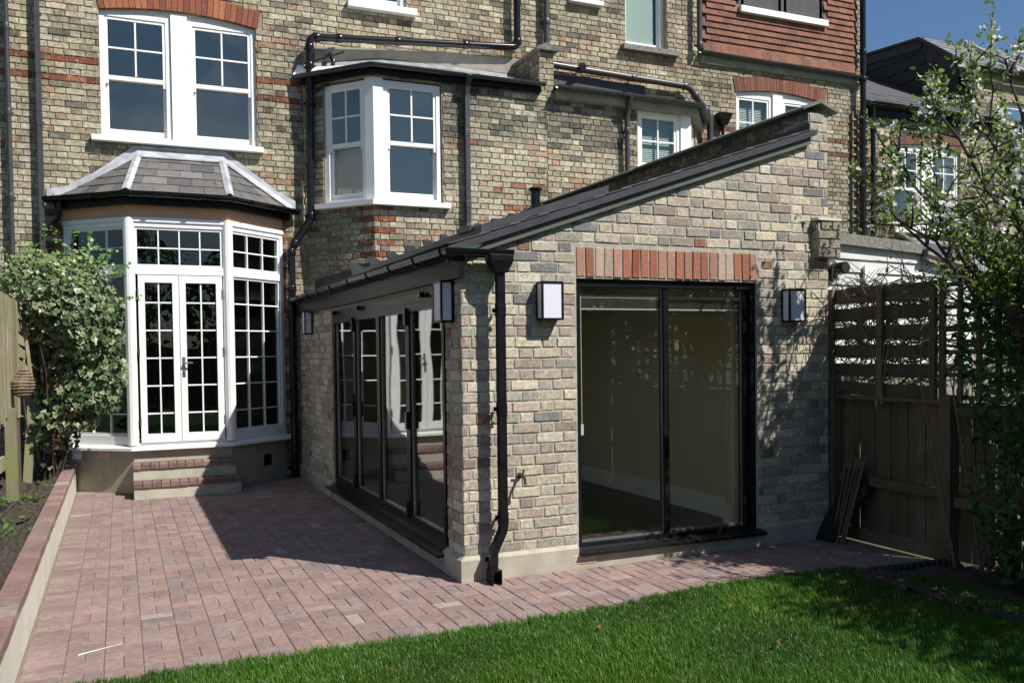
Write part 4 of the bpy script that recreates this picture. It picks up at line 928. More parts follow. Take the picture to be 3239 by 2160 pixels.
# inside
c = MB(); c.box(W0, .301, 2.95, -5.9, -.305, -.03, .02); c.build('room_floor', 'floorint', ext)
c = MB(); c.box(W0, 2.952, 3.03, -5.9, -.301, -.03, 2.6); c.box(W0, .30, 3.03, -5.95, -5.905, -.03, 2.6); [c.box(W0, *q, 2.29, 2.33) for q in ((.29, 3.03, -5.95, -3.42), (1.19, 3.03, -3.419, -.30), (.29, 1.189, -.24, -.20))]; c.box(W0, 2.512, 2.95, -.345, -.302, .02, 2.289); c.box(W0, .301, .888, -.345, -.302, .02, 2.289); c.build('room_wall', 'wallint', ext)
c = MB(); c.box(W0, 2.78, 2.951, -.78, -.60, .02, 2.289); c.build('room_pier', 'wallint', ext)
c = MB(); c.box(W0, 2.93, 2.951, -5.9, -.79, .02, .20); c.box(W0, 2.765, 2.951, -.80, -.585, .021, .20); c.box(W0, .31, 2.93, -5.904, -5.885, .02, .20); c.build('skirting', 'white', ext)
# corbelled stub of the old garden wall at the right end
st = thing('brick_corbel', 'short projecting brick stub at the right end of the extension wall', 'corbel', (3.19, 0, 2.3))
c = MB(); c.box(W0, 3.085, 3.30, -.10, .055, 2.305, 2.585); c.build('core', 'mortar', st); bk = Bricks(st, 'brick'); FQ = Fr(0, -.067)
lay(bk, FQ, 3.075, 3.31, 2.30, 2.60, lambda u, z: True, [(1, (.34, .31, .24)), (.5, (.30, .25, .20))]); lay(bk, Fr(3.073, 0, -math.pi / 2), -.09, .06, 2.30, 2.60, lambda u, z: True, PAL_E); bk.finish(40)
c = MB(); c.box(W0, 3.07, 3.315, -.1, .072, 2.602, 2.625); c.build('cap', 'render_pale', st)

# ------------------------------------------------------------------ steps up to the French doors
stp = thing('doorsteps', 'two rendered doorsteps edged with red block pavers before the French doors', 'steps', (-1.44, 5.2, 0))
for (x0, x1, y0, y1, z0, z1, nm) in ((-2.02, -.87, 4.90, 5.375, -.03, .125, 'lower_step'), (-2.02, -.90, 5.135, 5.376, .126, .305, 'upper_step')):
    c = MB(); c.box(W0, x0 + .008, x1 - .008, -y1, -y0 - .008, z0, z1); s_ = c.build(nm, 'render_step', stp); n = 12
    for k in range(n):
        xa = x0 + (x1 - x0) * k / n; xb = x0 + (x1 - x0) * (k + 1) / n; m = MB(); j = rnd.uniform(-.003, .003); m.col = pick([(1, (.225, .138, .122)), (.4, (.19, .12, .112)), (.3, (.26, .17, .15))])
        z0b, z1b = (.1255, .182) if nm == 'lower_step' else (.3055, .362); q0, q1 = y0 - .012 + j, y0 + .232
        if nm == 'upper_step': q1 = 5.372
        P = [(xa + .003, q0, z0b), (xb - .003, q0, z0b), (xb - .003, q1, z0b), (xa + .003, q1, z0b)]; T_ = [(xa + .007, q0 + .006, z1b), (xb - .007, q0 + .006, z1b), (xb - .007, q1, z1b), (xa + .007, q1, z1b)]
        Mi = [(x, y, z1b - .007) for x, y, z in P]; m.add(P + Mi + T_, [(3, 2, 1, 0), (8, 9, 10, 11)] + [f for i in range(4) for f in ((i, (i + 1) % 4, 4 + (i + 1) % 4, 4 + i), (4 + i, 4 + (i + 1) % 4, 8 + (i + 1) % 4, 8 + i))]); m.build('paver', 'paver', s_)

# ------------------------------------------------------------------ low retaining wall on the left
rw = thing('retaining_wall', 'low rendered retaining wall capped with red blocks along the left bed', 'wall', (-2.67, 2.4, 0))
c = MB(); c.box(W0, -2.725, -2.625, -5.93, 4.5, -.05, .272); c.build('render', 'render_pale', rw); yy = 5.93
while yy > -3.2:
    L_ = .193; m = MB(); m.col = pick([(1, (.25, .155, .138)), (.5, (.22, .148, .138)), (.3, (.28, .18, .155)), (.15, (.34, .27, .245))]); j = rnd.uniform(-.002, .002)
    P = [(-2.735, yy - L_ + .004, .276), (-2.612 + j, yy - L_ + .004, .276), (-2.612 + j, yy, .276), (-2.735, yy, .276)]; Mi = [(x, y, .330) for x, y, z in P]; T_ = [(-2.730, yy - L_ + .008, .336 + j), (-2.618, yy - L_ + .008, .336 + j), (-2.618, yy - .004, .336 + j), (-2.730, yy - .004, .336 + j)]
    m.add(P + Mi + T_, [(3, 2, 1, 0), (8, 9, 10, 11)] + [f for i in range(4) for f in ((i, (i + 1) % 4, 4 + (i + 1) % 4, 4 + i), (4 + i, 4 + (i + 1) % 4, 8 + (i + 1) % 4, 8 + i))]); m.build('cap_block', 'paver', rw); yy -= L_

# ------------------------------------------------------------------ drainpipes
Yp = YA - .085
t = drainpipe('slim round grey drainpipe at the far left edge', [(-3.215, Yp, 8.2), (-3.215, Yp, .2)], .027, 'greypipe', [(0, .36), (0, .48), (0, .60)])
t = drainpipe('square grey drainpipe left of the canted bay', [(-2.905, Yp, 8.2), (-2.905, Yp, .2)], .027, 'greypipe', [(0, .335), (0, .49), (0, .68)], sq=True)
b = MB(); b.tube([(-2.72, 5.88, 3.38), (-2.72, 5.88, 3.26), (-2.74, 5.90, 3.18), (-2.86, Yp, 3.06), (-2.905, Yp, 3.02)], .03, 10); b.build('swan_neck', 'blackpipe', t, smooth=True)
t = drainpipe('thick black soil pipe running along and down beside the canted bay', [(3.13, 5.90, 8.2), (3.13, 5.90, 5.88), (.19, 5.86, 5.63), (.165, 5.86, 3.30), (-.09, 5.88, 2.93), (-.09, 5.88, .02)], .05, 'blackpipe', [(0, .97), (1, .27), (1, .60), (1, .87), (1, .97), (2, .06), (2, .16), (2, .36), (2, .98), (3, .85), (4, .02), (4, .18), (4, .30), (4, .97)])
b = MB(); b.tube([(.2, 5.84, 5.30), (.62, 5.80, 5.47)], .016, 8); b.tube([(.2, 5.84, 5.25), (.36, 5.80, 5.20), (.46, 5.80, 5.24), (.48, 5.80, 5.34), (.45, 5.86, 5.44), (.45, 5.98, 5.45)], .03, 10); b.tube([(.19, 5.84, 4.92), (.40, 5.72, 5.02)], .016, 8); b.build('waste_pipe', 'blackpipe', t, smooth=True)
b = MB(); b.lathe((( -.09, 5.88, .0), (0, 0, 1)), [(.085, -.01), (.085, .03), (.06, .05), (.06, .12)], 14); b.build('gully_collar', 'blackpipe', t, smooth=True)
drainpipe('black pipe dropping behind the pointed brick party pier', [(3.61, 5.93, 8.2), (3.61, 5.93, 5.5)], .047, 'greypipe', [(0, .70)])
drainpipe('square grey downpipe on the brick wall right of the shallow bay window', [(2.06, 5.03, 5.13), (2.06, 5.12, 5.02), (2.06, 5.155, 4.9), (2.06, 5.155, 3.26)], .031, 'greypipe', [(2, .30), (2, .86)], sq=True)
drainpipe('round grey downpipe left of the far bay window with blinds', [(4.46, 5.02, 5.10), (4.46, 5.12, 4.93), (4.46, 5.14, 4.8), (4.46, 5.14, 3.2)], .036, 'greypipe', [(0, .5), (2, .1)])
t = drainpipe('grey pipe running over the far bay roof and bending down', [(3.40, 5.93, 5.72), (6.05, 5.90, 5.64), (6.42, 5.88, 5.22), (6.42, 5.88, 3.2)], .05, 'greypipe', [(0, .28), (0, .62), (0, .97), (1, .3), (1, .8)])
b = MB(); b.lathe(((4.12, 5.84, 5.70), (0, -1, 0)), [(.055, 0), (.062, .02), (.062, .04), (.04, .045)], 14); b.build('access_cap', 'blackpipe', t, smooth=True)
t = drainpipe('thin pipe below the small black hopper', [(6.72, 5.95, 5.15), (6.72, 5.95, 3.6)], .025, 'blackpipe', [])
b = MB(); b.hexa([(6.66, 5.90, 5.12), (6.78, 5.90, 5.12), (6.78, 6.0, 5.12), (6.66, 6.0, 5.12), (6.60, 5.84, 5.30), (6.84, 5.84, 5.30), (6.84, 6.01, 5.30), (6.60, 6.01, 5.30)]); b.build('hopper', 'blackpipe', t)
drainpipe('grey pipe at the left edge of the red hung tiles', [(6.25, 5.90, 8.2), (6.25, 5.90, 6.25)], .042, 'greypipe', [(0, .97)])
drainpipe('tall black pipe at the right corner of the tile-hung house', [(9.62, 5.90, 8.2), (9.62, 5.90, 2.5)], .05, 'blackpipe', [(0, .28), (0, .36), (0, .66)])
drainpipe('black downpipe of the low far house beside the trellis', [(9.87, 5.93, 5.78), (9.90, 5.95, 5.60), (9.90, 5.95, 2.5)], .042, 'blackpipe', [(1, .08), (1, .5)])
t = drainpipe('square black downpipe at the front corner of the extension', [(.245, -.112, 2.22), (.245, -.112, .36), (.165, -.112, .20), (.165, -.112, .06)], .0265, 'blackpipe', [(0, .20), (0, .56), (0, .96), (2, .3)], sq=True, nn=(0, 1, 0))
b = MB(); b.hexa([(.205, -.155, 2.10), (.285, -.155, 2.10), (.285, -.07, 2.10), (.205, -.07, 2.10), (.16, -.165, 2.18), (.325, -.165, 2.18), (.325, -.055, 2.18), (.16, -.055, 2.18)]); b.box(W0, .16, .325, .055, .165, 2.181, 2.215); b.build('hopper', 'blackpipe', t)
b = MB(); b.box(W0, .130, .137, .08, .19, .0, .10); b.box(W0, .193, .200, .08, .19, .0, .10); b.box(W0, .137, .193, .08, .19, .093, .10); b.box(W0, .137, .193, .08, .086, .0, .093); b.build('shoe', 'blackpipe', t)

# vent pipe on the extension roof
vp = thing('vent_pipe', 'short black capped vent pipe standing on the extension roof', 'vent pipe', (1.9, 2.79, topz(1.9) + .06))
b = MB(); b.tube([(1.9, 2.79, topz(1.9)), (1.9, 2.79, 3.27)], .050, 14); b.build('pipe', 'blackpipe', vp, smooth=True)
b = MB(); b.lathe(((1.9, 2.79, 3.27), (0, 0, 1)), [(.055, -.02), (.07, -.012), (.072, .005), (.055, .015)], 16); b.build('cap', 'blackpipe', vp, smooth=True)
b = MB(); b.lathe(((1.9, 2.79, topz(1.9) + .05), (0, 0, 1)), [(.12, -.03), (.085, .04), (.056, .10)], 16); b.build('collar', 'leadd', vp, smooth=True)

# ------------------------------------------------------------------ wall lamps
def lamp(fr, u0, u1, z0, z1, label, d=.10):
    uc = (u0 + u1) / 2; t = thing('wall_lamp', label, 'wall lamp', fr.p(uc, 0, z0), 'box wall lamps on the extension'); e = .014
    m = MB()
    for ua, ub in ((u0, u0 + e), (u1 - e, u1)):
        m.box(fr, ua, ub, d - e, d, z0, z1); m.box(fr, ua, ub, .003, .003 + e, z0, z1)
    for za, zb in ((z0, z0 + e), (z1 - e, z1)):
        m.box(fr, u0 + e, u1 - e, d - e, d, za, zb); m.box(fr, u0, u0 + e, .018, d - e, za, zb); m.box(fr, u1 - e, u1, .018, d - e, za, zb)
    m.box(fr, u0 + e, u1 - e, .012, d - e, z1 - e, z1 - .002); m.box(fr, u0 + e, u1 - e, .012, d - e, z0 + .002, z0 + e); m.box(fr, u0 + e, u1 - e, .003, .011, z0 + e, z1 - e)
    m.build('frame', 'alu', t); g = MB(); g.box(fr, u0 + .005, u1 - .005, .02, d - .005, z0 + e + .001, z1 - e - .001); g.build('glass', 'lampglass', t)
lamp(FE, .565, .735, 1.785, 2.055, 'white glass box lamp left of the sliding door'); lamp(FE, 2.745, 2.915, 1.775, 2.040, 'box lamp right of the sliding door in dappled shade')
lamp(FS, -.295, -.125, 1.775, 2.065, 'box lamp on the corner pier beside the folding doors'); lamp(FS, -5.20, -5.03, 1.81, 2.09, 'distant box lamp on the shaded side wall near the house')
# garden tap
tp = thing('garden_tap', 'small brass garden tap on the front wall of the extension', 'tap', (.43, 0, .69))
b = MB(); b.tube([(.42, 0, .70), (.42, -.05, .70), (.42, -.08, .70)], .011, 8); b.tube([(.42, -.075, .705), (.42, -.095, .69), (.42, -.10, .65)], .010, 8); b.build('spout', 'brass', tp, smooth=True)
b = MB(); b.tube([(.42, -.055, .70), (.43, -.055, .75)], .007, 8); b.tube([(.40, -.055, .752), (.465, -.055, .748)], .006, 6); b.build('handle', 'brass', tp, smooth=True)
b = MB(); b.lathe(((.42, 0, .70), (0, -1, 0)), [(.022, 0), (.022, .006)], 12); b.build('backplate', 'brass', tp)

# ------------------------------------------------------------------ neighbour's white boarded lean-to with slate roof
lt = thing('lean_to', 'white weatherboarded lean-to behind the right fence with a small slate roof', 'lean-to', (4.8, .5, 0))
FT = Fr(0, .42); b = MB(); b.box(FT, 3.46, 5.45, -2.5, -.03, -.05, 1.36); b.build('base_wall', 'render_grey', lt); b = MB(); b.box(FT, 3.46, 5.45, -2.5, -.02, 1.361, 2.15); b.prism(FT, [(3.46, 2.151), (5.45, 2.151), (4.8, 2.42), (3.46, 2.50)], -.6, -.02); b.build('wall', 'whitew', lt)
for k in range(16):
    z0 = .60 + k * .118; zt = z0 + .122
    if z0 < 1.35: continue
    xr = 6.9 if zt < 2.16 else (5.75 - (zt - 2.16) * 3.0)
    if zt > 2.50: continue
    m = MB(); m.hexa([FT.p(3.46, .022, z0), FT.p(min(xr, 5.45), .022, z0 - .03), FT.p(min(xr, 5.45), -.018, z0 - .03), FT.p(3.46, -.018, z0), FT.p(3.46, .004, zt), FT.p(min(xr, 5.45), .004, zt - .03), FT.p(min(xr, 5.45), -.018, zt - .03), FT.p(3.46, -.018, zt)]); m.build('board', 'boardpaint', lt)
m = MB(); m.hexa([FT.p(3.44, .06, 2.50), FT.p(4.72, .06, 2.43), FT.p(4.72, -.10, 2.43), FT.p(3.44, -.10, 2.50), FT.p(3.44, .06, 2.60), FT.p(4.72, .06, 2.525), FT.p(4.72, -.10, 2.525), FT.p(3.44, -.10, 2.60)]); m.box(FT, 3.43, 3.53, -.10, .065, 2.49, 2.68); m.build('parapet_cap', 'stone', lt)
q = [(4.74, .36, 2.43), (5.75, .36, 2.24), (6.1, 1.1, 2.66), (5.25, 1.1, 2.70)]
m = MB(); m.slab(q, .03); m.add([(4.74, .36, 2.43), (5.25, 1.1, 2.70), (4.6, 1.1, 2.5)], [(0, 1, 2)]); rf = m.build('roof', 'felt', lt); slate_plane(rf, q[0], q[1], q[2], q[3], 4, .26, pal=((.22, .22, .25), (.27, .27, .30)))
m = MB(); m.tube([(4.74, .34, 2.45), (5.25, 1.1, 2.73)], .028, 6); m.tube([(4.74, .34, 2.42), (5.75, .34, 2.23)], .03, 6); m.build('ridge_cap', 'stone', rf)
m = MB(); m.box(FT, 4.02, 4.16, .025, .05, 1.5, 2.30); m.build('window_box', 'whitew', lt)
fl = thing('boiler_flue', 'black round boiler flue poking from the white boarded wall', 'flue', (3.62, .36, 2.22))
b = MB(); b.lathe(((3.62, .40, 2.25), (.05, -1, .05)), [(.10, 0), (.105, .02), (.085, .05), (.055, .07), (.05, .20)], 18); b.build('flange', 'satin_black', fl, smooth=True); b = MB(); b.lathe(((3.625, .26, 2.255), (.05, -1, .05)), [(.055, 0), (.055, .05), (.04, .05), (.035, .03)], 18); b.build('outlet', 'blackpipe', fl, smooth=True)

# ------------------------------------------------------------------ right-hand fence
FX = 3.33
def plank(parent, name, p0, p1, wdt, th, mat, dirw=(0, 0, 1), jit=.0):
    """a board from p0 to p1; wdt across dirw, th in the third direction"""
    a, c_ = Vector(p0), Vector(p1); d = (c_ - a).normalized(); wv = Vector(dirw); wv = (wv - d * wv.dot(d)).normalized(); tv = d.cross(wv); m = MB(); n = 5; vs = []
    for k in range(n + 1):
        q = a.lerp(c_, k / n) + wv * rnd.uniform(-jit, jit) + tv * rnd.uniform(-jit, jit); ww = wdt / 2 * (1 + rnd.uniform(-.06, .06) * (jit > 0))
        vs += [tuple(q + wv * ww * s1 + tv * th / 2 * s2) for s1, s2 in ((-1, -1), (1, -1), (1, 1), (-1, 1))]
    fs = [(0, 1, 2, 3), (4 * n + 3, 4 * n + 2, 4 * n + 1, 4 * n)]
    for k in range(n):
        for i in range(4): j = (i + 1) % 4; fs.append((4 * k + i, 4 * k + 4 + i, 4 * k + 4 + j, 4 * k + j))
    m.add(vs, fs); return m.build(name, mat, parent)
sf = thing('slat_fence_panel', 'dark horizontal slat panel on top of the fence beside the extension', 'fence panel', (FX, -.5, 1.19))
for k in range(6):
    z = 1.985 - k * .150; plank(sf, 'slat', (FX + .02, .06, z), (FX + .02, -.95, z + rnd.uniform(-.006, .006)), .105 if k else .125, .018, 'woodh', jit=.004)
for yy, wd in ((.05, .05), (-.47, .055), (-.965, .05)): plank(sf, 'stile', (FX - .012, yy, 1.17), (FX - .012, yy, 2.05), wd, .035, 'wood', (0, 1, 0))
bf_ = thing('board_fence', 'dark closeboard timber fence below the slat panel', 'fence', (FX, -.5, 0))
for k in range(13): plank(bf_, 'board', (FX + .045 + .008 * (k % 2), -.0 - k * .081, .10), (FX + .045 + .008 * (k % 2), -.0 - k * .081, 1.16 + rnd.uniform(-.01, .01)), .077, .014, 'wood', (0, 1, 0), .002)
plank(bf_, 'rail', (FX + .005, -.05, .50), (FX + .005, -1.04, .50), .07, .06, 'wood'); plank(bf_, 'gravel_board', (FX + .03, .0, .05), (FX + .03, -1.04, .05), .10, .03, 'wood'); plank(bf_, 'post', (FX, -1.09, 0), (FX, -1.09, 1.21), .10, .10, 'wood', (0, 1, 0)); plank(bf_, 'post', (FX - .02, .02, 0.0), (FX - .02, .02, 1.35), .09, .09, 'wood', (0, 1, 0)); plank(bf_, 'cap_rail', (FX, .06, 1.165), (FX, -1.04, 1.165), .03, .07, 'wood')
tf = thing('trellis_panel', 'dark square trellis panel on the fence right of the slats', 'trellis', (FX, -2, 1.19))
for k in range(17): plank(tf, 'upright', (FX, -1.035 - k * .150, 1.18), (FX, -1.035 - k * .150, 2.06), .034 if k else .05, .022, 'wood', (0, 1, 0), .001)
for k in range(6): plank(tf, 'crossbar', (FX + .024, -1.03, 1.20 + k * .162), (FX + .024, -3.45, 1.20 + k * .162), .032, .020, 'wood')
b2 = thing('board_fence', 'dark closeboard fence below the trellis at the right edge', 'fence', (FX, -2.3, 0))
for k in range(26): plank(b2, 'board', (FX + .05 + .006 * (k % 2), -1.19 - k * .096 - (.02 if k == 3 else 0), .02), (FX + .05 + .006 * (k % 2), -1.19 - k * .096, 1.16), .090, .014, 'wood', (0, 1, 0), .002)
plank(b2, 'rail', (FX + .005, -1.15, .45), (FX + .005, -3.7, .45), .07, .06, 'wood'); plank(b2, 'rail', (FX + .005, -1.15, 1.10), (FX + .005, -3.7, 1.10), .06, .05, 'wood'); plank(b2, 'post', (FX, -3.72, 0), (FX, -3.72, 2.1), .1, .1, 'wood', (0, 1, 0))
b3 = thing('board_fence', 'tall closeboard fence continuing along the right side of the lawn', 'fence', (FX, -6, 0))
for k in range(60): plank(b3, 'board', (FX + .03 + .006 * (k % 2), -3.82 - k * .1, .0), (FX + .03 + .006 * (k % 2), -3.82 - k * .1, 1.85), .096, .014, 'wood', (0, 1, 0))
# canes, and a made-up sheet standing in for the dark smudge in the corner
cn = thing('cane_bundle', 'bundle of garden canes leaning against the dark fence corner', 'canes', (3.2, -.3, 0))
for k in range(7): b = MB(); q = k * .028; b.tube([(3.10 + rnd.uniform(-.02, .02), -.18 - q * .7, .005), (3.255, -.20 - q * 1.1, .70 + rnd.uniform(-.04, .04))], .008, 6); b.build('cane', 'wood', cn)
b = MB(); b.tube([(3.12, -.2, .01), (3.27, -.33, 1.12)], .004, 5); b.build('cane', 'wood', cn)
pl = MB(); prof = [(-.02, .0), (-.20, -.0), (-.30, .22), (-.40, .42), (-.36, .52), (-.22, .60), (-.12, .58), (-.16, .40), (-.06, .18)]
vs = []
for s_ in (0, 1):
    for yy, z in prof: vs.append((3.07 + .24 * z / .6 + (.03 if s_ else 0) + .012 * math.sin(yy * 40), yy, z + .002))
n = len(prof); pl.add(vs, [tuple(range(n)), tuple(range(2 * n - 1, n - 1, -1))] + [(i, i + n, (i + 1) % n + n, (i + 1) % n) for i in range(n)]); o = pl.build('smudge_sheet', 'satin_black'); tag(o, 'made-up black sheet standing in for a dark smudge in the fence corner', 'sheet')
# black edging at the end of the paving
ed = thing('lawn_edging', 'black scalloped plastic edging at the right end of the paving', 'edging', (2.9, -1.03, 0))
for k in range(12):
    b = MB(); x = 2.62 + k * .058; b.lathe(((x, -1.06 - .004 * k, -.03), (0, 0, 1)), [(.03, 0), (.03, .055), (.02, .07)], 8); b.build('scallop', 'satin_black', ed, smooth=True)

# ------------------------------------------------------------------ left fence, broken trellis, nest box
lf = thing('board_fence', 'sunlit weathered board fence at the left edge', 'fence', (-3.05, 3.5, .25))
for k in range(14): plank(lf, 'board', (-3.055 - .006 * (k % 2), 4.42 - k * .135, .98 + .03 * (k % 3)), (-3.055 - .006 * (k % 2), 4.42 - k * .135, 2.14 + rnd.uniform(-.015, .015)), .128, .016, 'woodl', (0, 1, 0), .003)
plank(lf, 'post', (-3.10, 4.44, .24), (-3.10, 4.44, 2.05), .09, .09, 'wood', (0, 1, 0)); plank(lf, 'post', (-3.03, 3.42, .24), (-3.03, 3.42, 1.12), .10, .09, 'woodl', (0, 1, 0)); plank(lf, 'rail', (-3.11, 4.4, 1.35), (-3.11, 2.4, 1.35), .08, .05, 'wood'); plank(lf, 'rail', (-3.09, 4.4, .62), (-3.09, 2.4, .66), .12, .03, 'woodl')
bt_ = thing('broken_trellis', 'broken grey slatted panel leaning beside the ivy', 'trellis', (-3.0, 4.9, 1.2))
for k in range(6): plank(bt_, 'slat', (-3.06, 4.50, 1.98 - k * .13 + .05), (-2.93, 5.25, 1.92 - k * .135), .095, .014, 'woodl', jit=.004)
plank(bt_, 'stile', (-3.03, 4.72, 2.10), (-2.955, 4.74, 1.26), .035, .03, 'woodl', (0, 1, 0)); plank(bt_, 'stile', (-2.94, 5.2, 2.0), (-2.93, 5.2, 1.2), .035, .03, 'wood', (0, 1, 0))
lp = plank(None, 'leaning_post', (-3.05, 5.12, .24), (-2.97, 5.25, 1.30), .09, .07, 'woodl', (0, 1, 0)) if False else None
lpt = thing('fence_post', 'leaning grey timber post in the soil below the ivy', 'post', (-3.04, 5.1, .25)); plank(lpt, 'post', (-3.05, 5.0, .22), (-2.98, 5.15, 1.30), .085, .07, 'woodl', (1, 0, 0)); plank(lpt, 'brace', (-3.14, 5.3, .22), (-3.14, 5.35, 1.6), .10, .08, 'wood', (1, 0, 0))
nb = thing('nest_pouch', 'wicker nesting pouch hanging on the left fence', 'nest box', (-2.95, 3.6, 1.3))
b = MB(); b.lathe(((-2.97, 3.75, 1.20), (.12, .05, 1)), [(.005, 0), (.07, .02), (.10, .08), (.095, .14), (.06, .22), (.02, .29), (.004, .32)], 14)
b.v = [(x + rnd.uniform(-.006, .006), y + rnd.uniform(-.006, .006), z + rnd.uniform(-.006, .006)) for x, y, z in b.v]; b.build('pouch', 'wicker', nb)
for k in range(9):
    zz = .03 + k * .028; r_ = float(np.interp(zz, [0, .02, .08, .14, .22, .29], [.03, .07, .10, .095, .06, .02])) + .004
    b = MB(); b.tube([(-2.97 + .12 * zz + r_ * math.cos(a), 3.75 + .05 * zz + r_ * math.sin(a), 1.2 + zz) for a in np.linspace(0, 2 * math.pi, 15)], .007, 5); b.build('weave', 'wicker', nb)

# ------------------------------------------------------------------ trellises on the far wall
for (x0, x1, z0, z1, lb) in ((9.47, 9.80, 3.3, 5.62, 'narrow wall trellis behind the tall black corner pipe'), (9.98, 10.36, 3.3, 5.05, 'wall trellis with dead twigs right of the second pipe')):
    t = thing('wall_trellis', lb, 'trellis', (x0, YA - .03, z0))
    for k in range(3): xx = x0 + (x1 - x0) * (k / 2); plank(t, 'upright', (xx, YA - .035, z0), (xx, YA - .035, z1), .03, .018, 'wood', (1, 0, 0))
    for k in range(int((z1 - z0) / .15)): plank(t, 'crossbar', (x0 - .03, YA - .055, z0 + .08 + k * .15), (x1 + .03, YA - .055, z0 + .08 + k * .15), .034, .018, 'woodl')

# ------------------------------------------------------------------ foliage helpers
def unit(v): return v / np.maximum(1e-9, np.linalg.norm(v, axis=-1, keepdims=True))
def leaves(centers, normals, size, outline, c0, c1, fold=.25, tipdir=None):
    """fan-shaped leaves; c0 centre colours, c1 rim colours (n,3)"""
    n = len(centers); k = len(outline); nz = unit(normals)
    tip = tipdir if tipdir is not None else nrs.randn(n, 3); t = unit(tip - nz * np.sum(tip * nz, 1, keepdims=True)); s_ = np.cross(nz, t)
    V = np.zeros((n, k + 1, 3)); V[:, 0] = centers
    for i, (a, c_) in enumerate(outline):
        V[:, i + 1] = centers + (s_ * a + t * c_) * size[:, None] + nz * (abs(a) * fold * size)[:, None]
    C = np.zeros((n, k + 1, 3)); C[:, 0] = c0; C[:, 1:] = c1[:, None]
    base = (np.arange(n) * (k + 1))[:, None, None]; tri = np.array([[0, i + 1, (i + 1) % k + 1] for i in range(k)])[None]
    return V.reshape(-1, 3), (base + tri).reshape(-1, 3), C.reshape(-1, 3)
OUT_LEAF = [(0, -.5), (.24, -.2), (.26, .1), (0, .55), (-.26, .1), (-.24, -.2)]
OUT_IVY = [(0, -.35), (.32, -.42), (.52, -.05), (.28, .12), (0, .55), (-.28, .12), (-.52, -.05), (-.32, -.42)]
OUT_PETAL = [(0, -.5), (.42, -.1), (.30, .42), (-.30, .42), (-.42, -.1)]
def foliage(parent, name, V, F, C, mat, kind='stuff'):
    me = npmesh(name, V, F, C, mat, off=tuple(ORG[parent.name])); o = link(bpy.data.objects.new(name, me), parent); return tag(o, kind=kind)
def leaf_objects(parent, centers, normals, size, outline, c0, c1, mat, lim=300, nvar=12, tipdir=None):
    """the leaves that show largest become parts of their own; returns the mask of the rest"""
    sc_ = np.array([score(tuple(c), s * s) for c, s in zip(centers, size)]); idx = np.argsort(-sc_)[:lim]; ms = []
    for k in range(nvar):
        V, F, C = leaves(np.zeros((1, 3)), np.array([[0, 0, 1.]]), np.array([1.]), outline, c0[idx[k]:idx[k] + 1], c1[idx[k]:idx[k] + 1], .2, np.array([[0, 1., 0]])); ms.append(npmesh('leaf', V, F, C, mat))
    for i in idx:
        o = bpy.data.objects.new('leaf', rnd.choice(ms)); link(o, parent, tuple(centers[i])); n_ = Vector(normals[i]).normalized(); o.rotation_mode = 'QUATERNION'
        from mathutils import Quaternion
        o.rotation_quaternion = n_.to_track_quat('Z', 'Y') @ Quaternion((0, 0, 1), rnd.uniform(0, 6.28)); o.scale = (size[i],) * 3
    keep = np.ones(len(centers), bool); keep[idx] = False; return keep
def mixcol(n, a, b_, v=.2):
    t_ = nrs.rand(n, 1); return (np.array(a) * (1 - t_) + np.array(b_) * t_) * (1 + v * (nrs.rand(n, 1) - .5) * 2)
def ball(n, c, r, lo=.55):
    d = unit(nrs.randn(n, 3)); rr = lo + (1 - lo) * nrs.rand(n, 1) ** .5; return np.array(c) + d * rr * np.array(r), d

# ------------------------------------------------------------------ variegated ivy
ivy = thing('ivy', 'big variegated ivy bush hanging over the left fence in front of the bay', 'ivy', (-2.85, 5.0, .25))
parts = [((-2.62, 4.95, 2.05), (.56, .42, .66), 2700), ((-2.50, 4.95, 1.35), (.33, .28, .60), 1050), ((-2.95, 4.80, 2.30), (.36, .34, .34), 800), ((-2.45, 4.85, 2.0), (.40, .34, .45), 800), ((-2.70, 5.1, 1.2), (.32, .3, .6), 800), ((-2.66, 5.0, 2.52), (.42, .3, .30), 380), ((-2.9, 5.3, .8), (.25, .3, .45), 90)]
Cn, Nn = [], []
for c_, r_, n_ in parts:
    p, d = ball(n_, c_, r_, .62); Cn.append(p); Nn.append(d)
Cn, Nn = np.concatenate(Cn), np.concatenate(Nn); ok = (Cn[:, 1] < 5.75) & ~((Cn[:, 0] > -2.12) & (Cn[:, 2] < 1.5)); 
lump = np.sin(Cn[:, 0] * 11 + Cn[:, 2] * 7) * np.sin(Cn[:, 2] * 9 - Cn[:, 1] * 8); lump2 = np.sin(Cn[:, 0] * 5.3 + 1) * np.sin(Cn[:, 2] * 4.1 + Cn[:, 1] * 3); Cn = Cn + Nn * (.05 * lump + .11 * lump2)[:, None]; Cn, Nn = Cn[ok], Nn[ok]
Nn = unit(Nn * .8 + np.array([.1, -.75, .45]) + .7 * nrs.randn(len(Nn), 3)); sz = nrs.uniform(.045, .082, len(Cn)) * np.where(Cn[:, 2] > 2.3, .65, 1)
td = np.array([[0, -.2, -1.]]) + .6 * nrs.randn(len(Cn), 3); yng = np.clip((Cn[:, 2:3] - 2.15) * 1.6, 0, .8)
c0 = mixcol(len(Cn), (.022, .058, .016), (.045, .10, .026)) * (1 - yng) + yng * mixcol(len(Cn), (.07, .16, .03), (.10, .20, .04)); vg = nrs.rand(len(Cn), 1) ** 2.0; c1 = (np.array((.04, .085, .028)) * (1 - vg) + np.array((.40, .41, .25)) * vg) * (1 - yng) + yng * mixcol(len(Cn), (.11, .21, .05), (.30, .36, .14))
keep = leaf_objects(ivy, Cn, Nn, sz, OUT_IVY, c0, c1, 'ivyleaf')
